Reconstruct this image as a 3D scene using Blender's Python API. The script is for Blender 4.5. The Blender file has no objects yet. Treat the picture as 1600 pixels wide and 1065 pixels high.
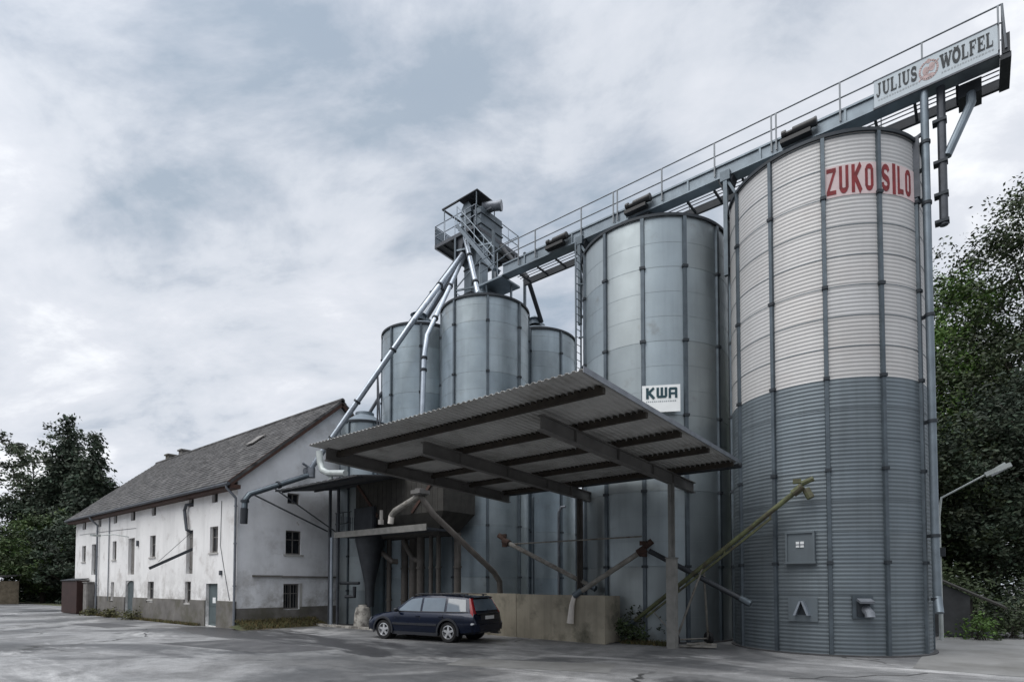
import bpy, bmesh, math, random
import numpy as np
from math import sin, cos, pi, radians, atan2, sqrt
from mathutils import Vector, Matrix, noise

random.seed(7)
SC = bpy.context.scene
COL = SC.collection

# ------------------------------------------------------------------ camera
W_PX = 1600.0
AZ, PITCH, F_PX, CY = 0.889, 0.0339, 897.76, 881.65
cam_d = bpy.data.cameras.new('camera')
cam = bpy.data.objects.new('camera', cam_d)
COL.objects.link(cam)
SC.camera = cam
cam_d.sensor_width = 36.0
cam_d.lens = F_PX / W_PX * 36.0
cam_d.shift_y = (CY - 532.5) / W_PX
cam_d.clip_start = 0.1
cam_d.clip_end = 3000
cam.location = (0, 0, 1.9)
cam.rotation_euler = (pi / 2 + PITCH, 0, pi / 2 - AZ)

# ------------------------------------------------------------------ light
SUN_EL, SUN_DIR = radians(56), Vector((-0.22, -0.95))      # direction towards the sun on the ground plan
world = bpy.data.worlds.new('World')
SC.world = world
world.use_nodes = True
nt = world.node_tree
nt.nodes.clear()
N = nt.nodes.new
L = nt.links.new
out = N('ShaderNodeOutputWorld')
sky = N('ShaderNodeTexSky')
sky.sky_type = 'NISHITA'
sky.sun_disc = False
sky.sun_elevation = SUN_EL
sky.sun_rotation = atan2(SUN_DIR.x, SUN_DIR.y)
bg1 = N('ShaderNodeBackground'); bg1.inputs[1].default_value = 0.11
L(sky.outputs[0], bg1.inputs[0])
tc = N('ShaderNodeTexCoord')
sep = N('ShaderNodeSeparateXYZ'); L(tc.outputs['Generated'], sep.inputs[0])
def math_node(op, a, b=None, c=None):
    m = N('ShaderNodeMath'); m.operation = op
    for i, v in enumerate((a, b, c)):
        if v is None: continue
        if isinstance(v, (int, float)): m.inputs[i].default_value = v
        else: L(v, m.inputs[i])
    return m.outputs[0]
zc = math_node('ADD', math_node('MAXIMUM', sep.outputs[2], 0.0), 0.38)
px = math_node('DIVIDE', sep.outputs[0], zc)
py = math_node('DIVIDE', sep.outputs[1], zc)
comb = N('ShaderNodeCombineXYZ'); L(px, comb.inputs[0]); L(py, comb.inputs[1])
SKY_LOC = (12.2, 1.1, 0)
mp = N('ShaderNodeMapping'); L(comb.outputs[0], mp.inputs[0])
mp.vector_type = 'TEXTURE'
mp.inputs['Rotation'].default_value = (0, 0, radians(30))
mp.inputs['Scale'].default_value = (1.45, 0.95, 1)
mp.inputs['Location'].default_value = SKY_LOC
def noise_node(vec, scale, detail, rough, dist=0.0):
    n = N('ShaderNodeTexNoise'); L(vec, n.inputs['Vector'])
    n.inputs['Scale'].default_value = scale; n.inputs['Detail'].default_value = detail
    n.inputs['Roughness'].default_value = rough; n.inputs['Distortion'].default_value = dist
    return n.outputs['Fac']
n1 = noise_node(mp.outputs[0], 1.6, 10, 0.56, 0.25)
n2 = noise_node(mp.outputs[0], 4.6, 10, 0.6, 0.3)
cl = math_node('ADD', math_node('MULTIPLY', n1, 0.62), math_node('MULTIPLY', n2, 0.38))
ramp = N('ShaderNodeValToRGB'); L(cl, ramp.inputs[0])
e = ramp.color_ramp.elements
e[0].position = 0.40; e[0].color = (0.325, 0.385, 0.46, 1)
e[1].position = 0.60; e[1].color = (0.82, 0.84, 0.87, 1)
for p, c in ((0.44, (0.43, 0.475, 0.545, 1)), (0.48, (0.545, 0.58, 0.64, 1)), (0.54, (0.625, 0.65, 0.705, 1))):
    el = e.new(p); el.color = c
bg2 = N('ShaderNodeBackground'); L(ramp.outputs[0], bg2.inputs[0])
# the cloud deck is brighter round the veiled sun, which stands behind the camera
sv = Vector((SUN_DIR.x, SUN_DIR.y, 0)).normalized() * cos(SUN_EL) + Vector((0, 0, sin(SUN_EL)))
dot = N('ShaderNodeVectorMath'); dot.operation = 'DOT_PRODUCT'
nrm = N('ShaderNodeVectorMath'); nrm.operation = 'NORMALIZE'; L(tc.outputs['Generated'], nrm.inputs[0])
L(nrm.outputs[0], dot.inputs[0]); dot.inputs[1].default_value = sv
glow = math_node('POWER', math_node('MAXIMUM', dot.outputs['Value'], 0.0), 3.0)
# overcast sky: brightest overhead, dimmer low down behind the camera; the dimming is added to darken the space under the canopy
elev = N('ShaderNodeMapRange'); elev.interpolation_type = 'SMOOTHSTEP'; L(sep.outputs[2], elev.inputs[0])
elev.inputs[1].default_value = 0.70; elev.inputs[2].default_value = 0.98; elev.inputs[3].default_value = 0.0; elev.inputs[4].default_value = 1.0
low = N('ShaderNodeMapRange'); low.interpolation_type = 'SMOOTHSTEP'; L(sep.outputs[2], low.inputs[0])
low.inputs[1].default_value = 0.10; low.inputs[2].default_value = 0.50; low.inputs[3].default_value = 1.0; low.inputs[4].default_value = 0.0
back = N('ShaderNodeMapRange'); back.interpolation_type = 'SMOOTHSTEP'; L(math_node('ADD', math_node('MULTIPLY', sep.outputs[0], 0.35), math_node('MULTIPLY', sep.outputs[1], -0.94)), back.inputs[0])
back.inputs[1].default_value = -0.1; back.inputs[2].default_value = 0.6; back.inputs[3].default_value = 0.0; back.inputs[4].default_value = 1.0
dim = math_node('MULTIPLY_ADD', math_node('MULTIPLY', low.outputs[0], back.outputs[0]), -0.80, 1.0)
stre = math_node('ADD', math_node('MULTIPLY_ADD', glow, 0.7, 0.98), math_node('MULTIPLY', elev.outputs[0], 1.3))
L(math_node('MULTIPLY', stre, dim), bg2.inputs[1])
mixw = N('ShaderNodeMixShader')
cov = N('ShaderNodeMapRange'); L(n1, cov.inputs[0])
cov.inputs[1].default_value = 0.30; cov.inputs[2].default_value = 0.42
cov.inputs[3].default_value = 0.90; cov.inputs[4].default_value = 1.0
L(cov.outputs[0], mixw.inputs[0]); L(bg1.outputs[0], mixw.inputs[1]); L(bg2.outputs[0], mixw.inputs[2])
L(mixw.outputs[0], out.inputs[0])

sun_d = bpy.data.lights.new('sun', 'SUN')
sun = bpy.data.objects.new('sun', sun_d); COL.objects.link(sun)
sun_d.energy = 1.4
sun_d.angle = radians(50)
sun_d.color = (1.0, 0.96, 0.9)
sun.rotation_euler = sv.to_track_quat('Z', 'Y').to_euler()

SC.view_settings.view_transform = 'Standard'
SC.view_settings.look = 'None'
SC.view_settings.gamma = 1.0
SC.view_settings.exposure = 0.36
SC.view_settings.use_curve_mapping = False

# ------------------------------------------------------------------ materials
MATS = {}
def mat(name, col, rough=0.7, metal=0.0, var=0.15, scale=3.0, bump=0.0, bscale=30.0, streak=0.0, sscale=(4.0, 4.0, 0.22), dirt=None,
        dirt_scale=1.2, dirt_lo=0.5, dirt_hi=0.7, spec=0.5, coords='Object', tint=False, rvar=0.0, damp=None, tiles=None):
    m = bpy.data.materials.new(name); m.use_nodes = True
    t = m.node_tree; nn = t.nodes.new; ll = t.links.new
    b = t.nodes['Principled BSDF']
    b.inputs['Roughness'].default_value = rough; b.inputs['Metallic'].default_value = metal
    b.inputs['Specular IOR Level'].default_value = spec
    c = nn('ShaderNodeTexCoord')
    def nz(s, d=5, r=0.55, sc=None):
        n = nn('ShaderNodeTexNoise'); n.inputs['Scale'].default_value = s
        n.inputs['Detail'].default_value = d; n.inputs['Roughness'].default_value = r
        if sc:
            q = nn('ShaderNodeMapping'); q.inputs['Scale'].default_value = sc
            ll(c.outputs[coords], q.inputs[0]); ll(q.outputs[0], n.inputs['Vector'])
        else: ll(c.outputs[coords], n.inputs['Vector'])
        return n.outputs['Fac']
    def rgb(k): return (min(1, col[0] * k), min(1, col[1] * k), min(1, col[2] * k), 1)
    r = nn('ShaderNodeValToRGB'); ll(nz(scale), r.inputs[0])
    r.color_ramp.elements[0].position = 0.3; r.color_ramp.elements[0].color = rgb(1 - var)
    r.color_ramp.elements[1].position = 0.7; r.color_ramp.elements[1].color = rgb(1 + var)
    cur = r.outputs[0]
    def mix(fac, a, bcol, mode='MIX'):
        x = nn('ShaderNodeMix'); x.data_type = 'RGBA'; x.blend_type = mode
        if isinstance(fac, float): x.inputs[0].default_value = fac
        else: ll(fac, x.inputs[0])
        ll(a, x.inputs[6])
        if isinstance(bcol, tuple): x.inputs[7].default_value = bcol
        else: ll(bcol, x.inputs[7])
        return x.outputs[2]
    def rng(v, lo, hi, a=0.0, bb=1.0):
        q = nn('ShaderNodeMapRange'); ll(v, q.inputs[0])
        q.inputs[1].default_value = lo; q.inputs[2].default_value = hi
        q.inputs[3].default_value = a; q.inputs[4].default_value = bb
        return q.outputs[0]
    if streak:
        s = nz(1.0, 7, 0.62, sscale)
        cur = mix(rng(s, 0.48, 0.72, 0, streak), cur, rgb(0.45))
    if dirt:
        cur = mix(rng(nz(dirt_scale, 8, 0.65), dirt_lo, dirt_hi), cur, (*dirt, 1))
    if damp:
        sx = nn('ShaderNodeSeparateXYZ'); ll(c.outputs['Object'], sx.inputs[0])
        dm = nn('ShaderNodeMath'); dm.operation = 'MULTIPLY'
        ll(rng(sx.outputs[2], damp[0], damp[1], 1, 0), dm.inputs[0]); ll(rng(nz(1.4, 8, 0.7), 0.42, 0.66), dm.inputs[1])
        cur = mix(dm.outputs[0], cur, (0.30, 0.285, 0.265, 1))
        fl = rng(nz(2.2, 10, 0.75), 0.67, 0.70, 0, 0.8)
        cur = mix(fl, cur, (0.42, 0.39, 0.36, 1))
    if tiles:
        sn = nn('ShaderNodeVectorMath'); sn.operation = 'SNAP'; ll(c.outputs[coords], sn.inputs[0]); sn.inputs[1].default_value = tiles
        wn = nn('ShaderNodeTexWhiteNoise'); ll(sn.outputs[0], wn.inputs['Vector'])
        tg = nn('ShaderNodeCombineColor'); tv = rng(wn.outputs['Value'], 0, 1, 0.62, 1.35)
        for i in range(3): ll(tv, tg.inputs[i])
        cur = mix(1.0, cur, tg.outputs[0], 'MULTIPLY')
    if tint:
        a = nn('ShaderNodeAttribute'); a.attribute_name = 'tint'
        cur = mix(1.0, cur, a.outputs['Color'], 'MULTIPLY')
    ll(cur, b.inputs['Base Color'])
    if rvar:
        ll(rng(nz(scale * 1.7, 6), 0.3, 0.7, rough - rvar, rough + rvar), b.inputs['Roughness'])
    if bump:
        bp = nn('ShaderNodeBump'); bp.inputs['Strength'].default_value = bump; bp.inputs['Distance'].default_value = 0.02
        ll(nz(bscale, 4), bp.inputs['Height']); ll(bp.outputs[0], b.inputs['Normal'])
    MATS[name] = m
    return m

mat('white_render', (0.83, 0.82, 0.81), 0.9, var=0.06, scale=0.6, bump=0.3, bscale=7, streak=0.30, sscale=(1.3, 1.3, 0.30), dirt=(0.47, 0.44, 0.42), dirt_scale=1.1, dirt_lo=0.54, dirt_hi=0.78, damp=(1.0, 2.6))
mat('gable_render', (0.76, 0.77, 0.79), 0.9, var=0.09, scale=1.1, bump=0.25, bscale=8, streak=0.25, sscale=(1.1, 1.1, 0.35), dirt=(0.44, 0.43, 0.43), dirt_scale=0.7, dirt_lo=0.53, dirt_hi=0.78, damp=(0.8, 2.7))
mat('plinth_render', (0.165, 0.155, 0.145), 0.95, var=0.25, scale=1.5, bump=0.4, bscale=10, dirt=(0.09, 0.085, 0.06), dirt_scale=0.8, dirt_lo=0.45, dirt_hi=0.7)
mat('roof_tile', (0.068, 0.066, 0.066), 0.95, var=0.45, scale=2.6, dirt=(0.13, 0.125, 0.12), dirt_scale=2.2, dirt_lo=0.52, dirt_hi=0.70, tiles=(0.36, 40, 0.171))
mat('brown_wood', (0.06, 0.03, 0.022), 0.8, var=0.3, scale=6)
mat('red_brown_sheet', (0.034, 0.013, 0.010), 0.75, var=0.25, scale=2.0, streak=0.4)
mat('dark_glass', (0.018, 0.02, 0.023), 0.08, var=0.3, scale=1.5, spec=0.6)
mat('grey_frame', (0.16, 0.15, 0.14), 0.7, var=0.2)
mat('door_teal', (0.085, 0.11, 0.115), 0.6, var=0.2, scale=2)
mat('grey_board', (0.19, 0.18, 0.17), 0.85, var=0.25, scale=4, streak=0.4)
mat('dark_board', (0.045, 0.045, 0.045), 0.8, var=0.25, scale=4)
mat('stone_sill', (0.42, 0.41, 0.39), 0.9, var=0.15)
mat('zinc', (0.20, 0.215, 0.24), 0.5, metal=0.5, var=0.2, scale=4)
mat('zinc_dark', (0.075, 0.082, 0.095), 0.55, metal=0.4, var=0.25, scale=4)
mat('galv_lower', (0.155, 0.182, 0.20), 0.48, metal=0.5, var=0.10, scale=0.9, streak=0.30, rvar=0.08)
mat('galv_upper', (0.49, 0.485, 0.48), 0.55, metal=0.25, var=0.05, scale=1.2, streak=0.12, dirt=(0.45, 0.43, 0.42), dirt_scale=0.8, dirt_lo=0.55, dirt_hi=0.75)
mat('galv_smooth', (0.315, 0.355, 0.372), 0.46, metal=0.8, var=0.09, scale=0.8, streak=0.20, bump=0.10, bscale=1.6, rvar=0.08, dirt=(0.20, 0.195, 0.18), dirt_scale=1.1, dirt_lo=0.60, dirt_hi=0.85)
mat('galv_blue', (0.30, 0.35, 0.38), 0.44, metal=0.8, var=0.13, scale=1.0, streak=0.22, bump=0.22, bscale=1.3, rvar=0.09, dirt=(0.20, 0.195, 0.18), dirt_scale=1.1, dirt_lo=0.60, dirt_hi=0.85)
mat('galv_rib', (0.10, 0.122, 0.14), 0.45, metal=0.6, var=0.2, scale=3)
mat('galv_joint', (0.035, 0.042, 0.05), 0.6, metal=0.4)
mat('galv_steel', (0.18, 0.215, 0.245), 0.45, metal=0.55, var=0.18, scale=2.5, streak=0.15)
mat('galv_pipe', (0.36, 0.40, 0.45), 0.38, metal=0.7, var=0.15, scale=2.5, streak=0.15)
mat('dark_steel', (0.03, 0.034, 0.04), 0.6, metal=0.3, var=0.25, scale=3)
mat('black_motor', (0.012, 0.012, 0.013), 0.5, var=0.3)
mat('rail_steel', (0.17, 0.185, 0.20), 0.5, metal=0.5, var=0.2)
mat('canopy_sheet', (0.40, 0.395, 0.38), 0.85, var=0.14, scale=1.5, streak=0.0, dirt=(0.23, 0.22, 0.20), dirt_scale=1.3, dirt_lo=0.5, dirt_hi=0.75)
mat('canopy_beam', (0.12, 0.115, 0.11), 0.7, var=0.2, scale=2)
mat('purlin_wood', (0.03, 0.024, 0.018), 0.9, var=0.3, scale=5)
mat('post_steel', (0.19, 0.19, 0.18), 0.6, metal=0.2, var=0.2, scale=3, streak=0.3)
mat('post_concrete', (0.23, 0.225, 0.21), 0.9, var=0.2, scale=4, bump=0.3)
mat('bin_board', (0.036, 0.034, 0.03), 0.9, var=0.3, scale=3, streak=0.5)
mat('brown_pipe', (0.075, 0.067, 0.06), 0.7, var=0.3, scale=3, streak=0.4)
mat('concrete_wall', (0.31, 0.28, 0.22), 0.95, var=0.2, scale=1.2, bump=0.4, bscale=9, streak=0.4, dirt=(0.07, 0.068, 0.05), dirt_scale=0.9, dirt_lo=0.52, dirt_hi=0.72)
mat('pale_concrete', (0.42, 0.40, 0.36), 0.95, var=0.3, scale=4, bump=0.4, dirt=(0.12, 0.11, 0.10), dirt_scale=3, dirt_lo=0.45, dirt_hi=0.6)
mat('rust', (0.05, 0.027, 0.02), 0.9, var=0.4, scale=8)
mat('auger_yellow', (0.10, 0.112, 0.05), 0.7, var=0.35, scale=5, dirt=(0.06, 0.05, 0.035), dirt_scale=3, dirt_lo=0.45, dirt_hi=0.65)
mat('auger_grey', (0.21, 0.20, 0.18), 0.6, var=0.3, scale=5, dirt=(0.09, 0.07, 0.05), dirt_scale=3)
mat('pale_sleeve', (0.62, 0.58, 0.53), 0.8, var=0.1)
mat('sign_white', (0.80, 0.82, 0.82), 0.5, var=0.04)
mat('sign_pale', (0.50, 0.56, 0.60), 0.6, var=0.06)
mat('letter_black', (0.012, 0.018, 0.022), 0.6)
mat('letter_teal', (0.008, 0.045, 0.06), 0.5)
mat('letter_red', (0.20, 0.018, 0.022), 0.7, var=0.3, scale=6)
mat('letter_pinkground', (0.62, 0.50, 0.50), 0.7, var=0.1)
mat('emblem_red', (0.48, 0.36, 0.35), 0.7, var=0.3, scale=8)
mat('small_print', (0.35, 0.38, 0.40), 0.7)
mat('car_paint', (0.004, 0.009, 0.026), 0.14, metal=0.3, var=0.1, spec=0.6)
mat('car_trim', (0.018, 0.02, 0.026), 0.5, var=0.1)
mat('car_glass', (0.13, 0.17, 0.21), 0.04, var=0.1, spec=0.9)  # pale blue base colour stands in for sky reflected in the panes
mat('tyre', (0.013, 0.013, 0.014), 0.8, var=0.2)
mat('alloy', (0.62, 0.63, 0.65), 0.35, metal=0.6, var=0.05)
mat('tail_red', (0.36, 0.014, 0.02), 0.2, var=0.1)
mat('clear_lens', (0.6, 0.62, 0.65), 0.15, var=0.05)
mat('plate_white', (0.75, 0.75, 0.75), 0.4, var=0.03)
mat('chrome', (0.7, 0.7, 0.7), 0.2, metal=0.9, var=0.02)
mat('bark', (0.05, 0.042, 0.035), 0.95, var=0.3, scale=6, bump=0.5)
mat('leaf_dark', (0.034, 0.052, 0.018), 0.7, var=0.2, scale=0.4, tint=True)
mat('leaf_bright', (0.07, 0.135, 0.022), 0.7, var=0.2, scale=0.4, tint=True)
mat('leaf_mid', (0.045, 0.078, 0.02), 0.7, var=0.2, scale=0.4, tint=True)
mat('leaf_conifer', (0.028, 0.044, 0.026), 0.8, var=0.2, scale=0.4, tint=True)
mat('leaf_grey', (0.065, 0.085, 0.052), 0.8, var=0.2, scale=0.4, tint=True)
mat('grass_blade', (0.085, 0.085, 0.035), 0.9, var=0.25, scale=0.6, tint=True)
mat('bank_soil', (0.075, 0.062, 0.04), 1.0, var=0.35, scale=1.2, bump=0.6, bscale=6, dirt=(0.05, 0.058, 0.025), dirt_scale=1.0, dirt_lo=0.45, dirt_hi=0.6)
mat('verge_grass', (0.075, 0.08, 0.04), 1.0, var=0.3, scale=0.5)
mat('field_stone', (0.17, 0.14, 0.10), 0.95, var=0.35, scale=4, bump=0.6)
mat('shed_sheet', (0.05, 0.052, 0.055), 0.8, var=0.3, scale=2)
mat('lamp_grey', (0.40, 0.43, 0.42), 0.5, metal=0.3, var=0.15)
mat('dark_patch', (0.062, 0.062, 0.065), 0.85, var=0.25, scale=1.5, bump=0.4, bscale=30, dirt=(0.13,0.13,0.13), dirt_scale=0.9, dirt_lo=0.5, dirt_hi=0.75)
mat('new_concrete', (0.19, 0.19, 0.185), 0.9, var=0.18, scale=0.6, bump=0.2, dirt=(0.11, 0.108, 0.10), dirt_scale=0.45, dirt_lo=0.45, dirt_hi=0.7)

mat('sheet_smooth', (0.315, 0.355, 0.372), 0.46, metal=0.8, var=0.09, scale=0.8, streak=0.20, bump=0.10, bscale=1.6, rvar=0.08, dirt=(0.20, 0.195, 0.18), dirt_scale=1.1, dirt_lo=0.60, dirt_hi=0.85, tint=True)
mat('sheet_blue', (0.30, 0.35, 0.38), 0.44, metal=0.8, var=0.13, scale=1.0, streak=0.22, bump=0.22, bscale=1.3, rvar=0.09, dirt=(0.20, 0.195, 0.18), dirt_scale=1.1, dirt_lo=0.60, dirt_hi=0.85, tint=True)
mat('sheet_lower', (0.155, 0.182, 0.20), 0.48, metal=0.5, var=0.10, scale=0.9, streak=0.30, rvar=0.08, tint=True)
mat('sheet_upper', (0.49, 0.485, 0.48), 0.55, metal=0.25, var=0.05, scale=1.2, streak=0.12, dirt=(0.45, 0.43, 0.42), dirt_scale=0.8, dirt_lo=0.55, dirt_hi=0.75, tint=True)

def ground_material():
    m = bpy.data.materials.new('asphalt'); m.use_nodes = True
    t = m.node_tree; nn = t.nodes.new; ll = t.links.new
    b = t.nodes['Principled BSDF']
    c = nn('ShaderNodeTexCoord')
    def nz(s, d, r, dist=0.0, sc=(1, 1, 1), loc=(0, 0, 0), rot=0.0):
        q = nn('ShaderNodeMapping'); q.inputs['Scale'].default_value = sc; q.inputs['Location'].default_value = loc
        q.inputs['Rotation'].default_value = (0, 0, rot)
        ll(c.outputs['Object'], q.inputs[0])
        n = nn('ShaderNodeTexNoise'); n.inputs['Scale'].default_value = s; n.inputs['Detail'].default_value = d
        n.inputs['Roughness'].default_value = r; n.inputs['Distortion'].default_value = dist
        ll(q.outputs[0], n.inputs['Vector']); return n.outputs['Fac']
    def rng(v, lo, hi, a=0.0, bb=1.0):
        q = nn('ShaderNodeMapRange'); q.interpolation_type = 'SMOOTHSTEP'; ll(v, q.inputs[0])
        q.inputs[1].default_value = lo; q.inputs[2].default_value = hi
        q.inputs[3].default_value = a; q.inputs[4].default_value = bb
        return q.outputs[0]
    def mix(fac, a, bc, mode='MIX'):
        x = nn('ShaderNodeMix'); x.data_type = 'RGBA'; x.blend_type = mode
        if isinstance(fac, float): x.inputs[0].default_value = fac
        else: ll(fac, x.inputs[0])
        for i, v in ((6, a), (7, bc)):
            if isinstance(v, tuple): x.inputs[i].default_value = (*v, 1)
            else: ll(v, x.inputs[i])
        return x.outputs[2]
    big = rng(nz(0.16, 6, 0.6, 0.9, loc=(4, 2, 0)), 0.42, 0.58)
    cur = mix(big, (0.075, 0.077, 0.08), (0.235, 0.235, 0.235))
    mid = rng(nz(0.55, 8, 0.65, 0.6, sc=(0.5, 1, 1), rot=0.2), 0.45, 0.66)
    cur = mix(mid, cur, (0.13, 0.13, 0.13))
    dust = rng(nz(0.30, 8, 0.7, 1.2, sc=(0.35, 1, 1), loc=(9, 5, 0), rot=-0.5), 0.54, 0.68, 0, 0.85)
    cur = mix(dust, cur, (0.40, 0.397, 0.395))
    oil = rng(nz(0.8, 7, 0.7, 0.5, loc=(2, 7, 0)), 0.60, 0.74, 0, 0.75)
    cur = mix(oil, cur, (0.055, 0.055, 0.058))
    wet = rng(nz(0.20, 7, 0.6, 1.0, sc=(0.4, 1, 1), loc=(11.3, 2.6, 0), rot=-0.35), 0.56, 0.62)
    cur = mix(wet, cur, (0.05, 0.05, 0.053))
    vq = nn('ShaderNodeMapping'); vq.inputs['Scale'].default_value = (0.16, 0.22, 1); ll(c.outputs['Object'], vq.inputs[0])
    wob = nn('ShaderNodeMix'); wob.data_type = 'VECTOR'; wob.inputs[0].default_value = 0.12
    wn = nn('ShaderNodeTexNoise'); wn.inputs['Scale'].default_value = 1.3; wn.inputs['Detail'].default_value = 5; ll(c.outputs['Object'], wn.inputs['Vector'])
    ll(vq.outputs[0], wob.inputs[4]); ll(wn.outputs['Color'], wob.inputs[5])
    vo = nn('ShaderNodeTexVoronoi'); vo.feature = 'DISTANCE_TO_EDGE'; vo.inputs['Scale'].default_value = 1.0; ll(wob.outputs[1], vo.inputs['Vector'])
    crk = nn('ShaderNodeMath'); crk.operation = 'MULTIPLY'
    ll(rng(vo.outputs['Distance'], 0.003, 0.008, 1, 0), crk.inputs[0]); ll(rng(nz(0.12, 3, 0.5, 0, loc=(5, 5, 0)), 0.47, 0.56), crk.inputs[1])
    cur = mix(crk.outputs[0], cur, (0.035, 0.035, 0.035))
    spots = rng(nz(3.2, 4, 0.7, 0.3, loc=(3, 1, 0)), 0.64, 0.72, 0, 0.6)
    cur = mix(spots, cur, (0.05, 0.05, 0.052))
    mott = rng(nz(2.4, 9, 0.75, 0.2, loc=(6, 4, 0)), 0.3, 0.7, 0.80, 1.20)
    g3 = nn('ShaderNodeCombineColor')
    for i in range(3): ll(mott, g3.inputs[i])
    cur = mix(1.0, cur, g3.outputs[0], 'MULTIPLY')
    grit = rng(nz(38, 6, 0.8), 0.25, 0.75, 0.6, 1.4)
    g2 = nn('ShaderNodeCombineColor')
    for i in range(3): ll(grit, g2.inputs[i])
    cur = mix(1.0, cur, g2.outputs[0], 'MULTIPLY')
    ll(cur, b.inputs['Base Color'])
    ro = nn('ShaderNodeMix'); ro.data_type = 'FLOAT'; ll(wet, ro.inputs[0]); ll(rng(nz(0.5, 6, 0.6, loc=(1, 3, 0)), 0.3, 0.7, 0.55, 0.95), ro.inputs[2]); ro.inputs[3].default_value = 0.42
    ll(ro.outputs[0], b.inputs['Roughness'])
    bp = nn('ShaderNodeBump'); bp.inputs['Strength'].default_value = 0.5; bp.inputs['Distance'].default_value = 0.01
    ll(nz(30, 5, 0.7), bp.inputs['Height']); ll(bp.outputs[0], b.inputs['Normal'])
    MATS['asphalt'] = m
ground_material()

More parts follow.
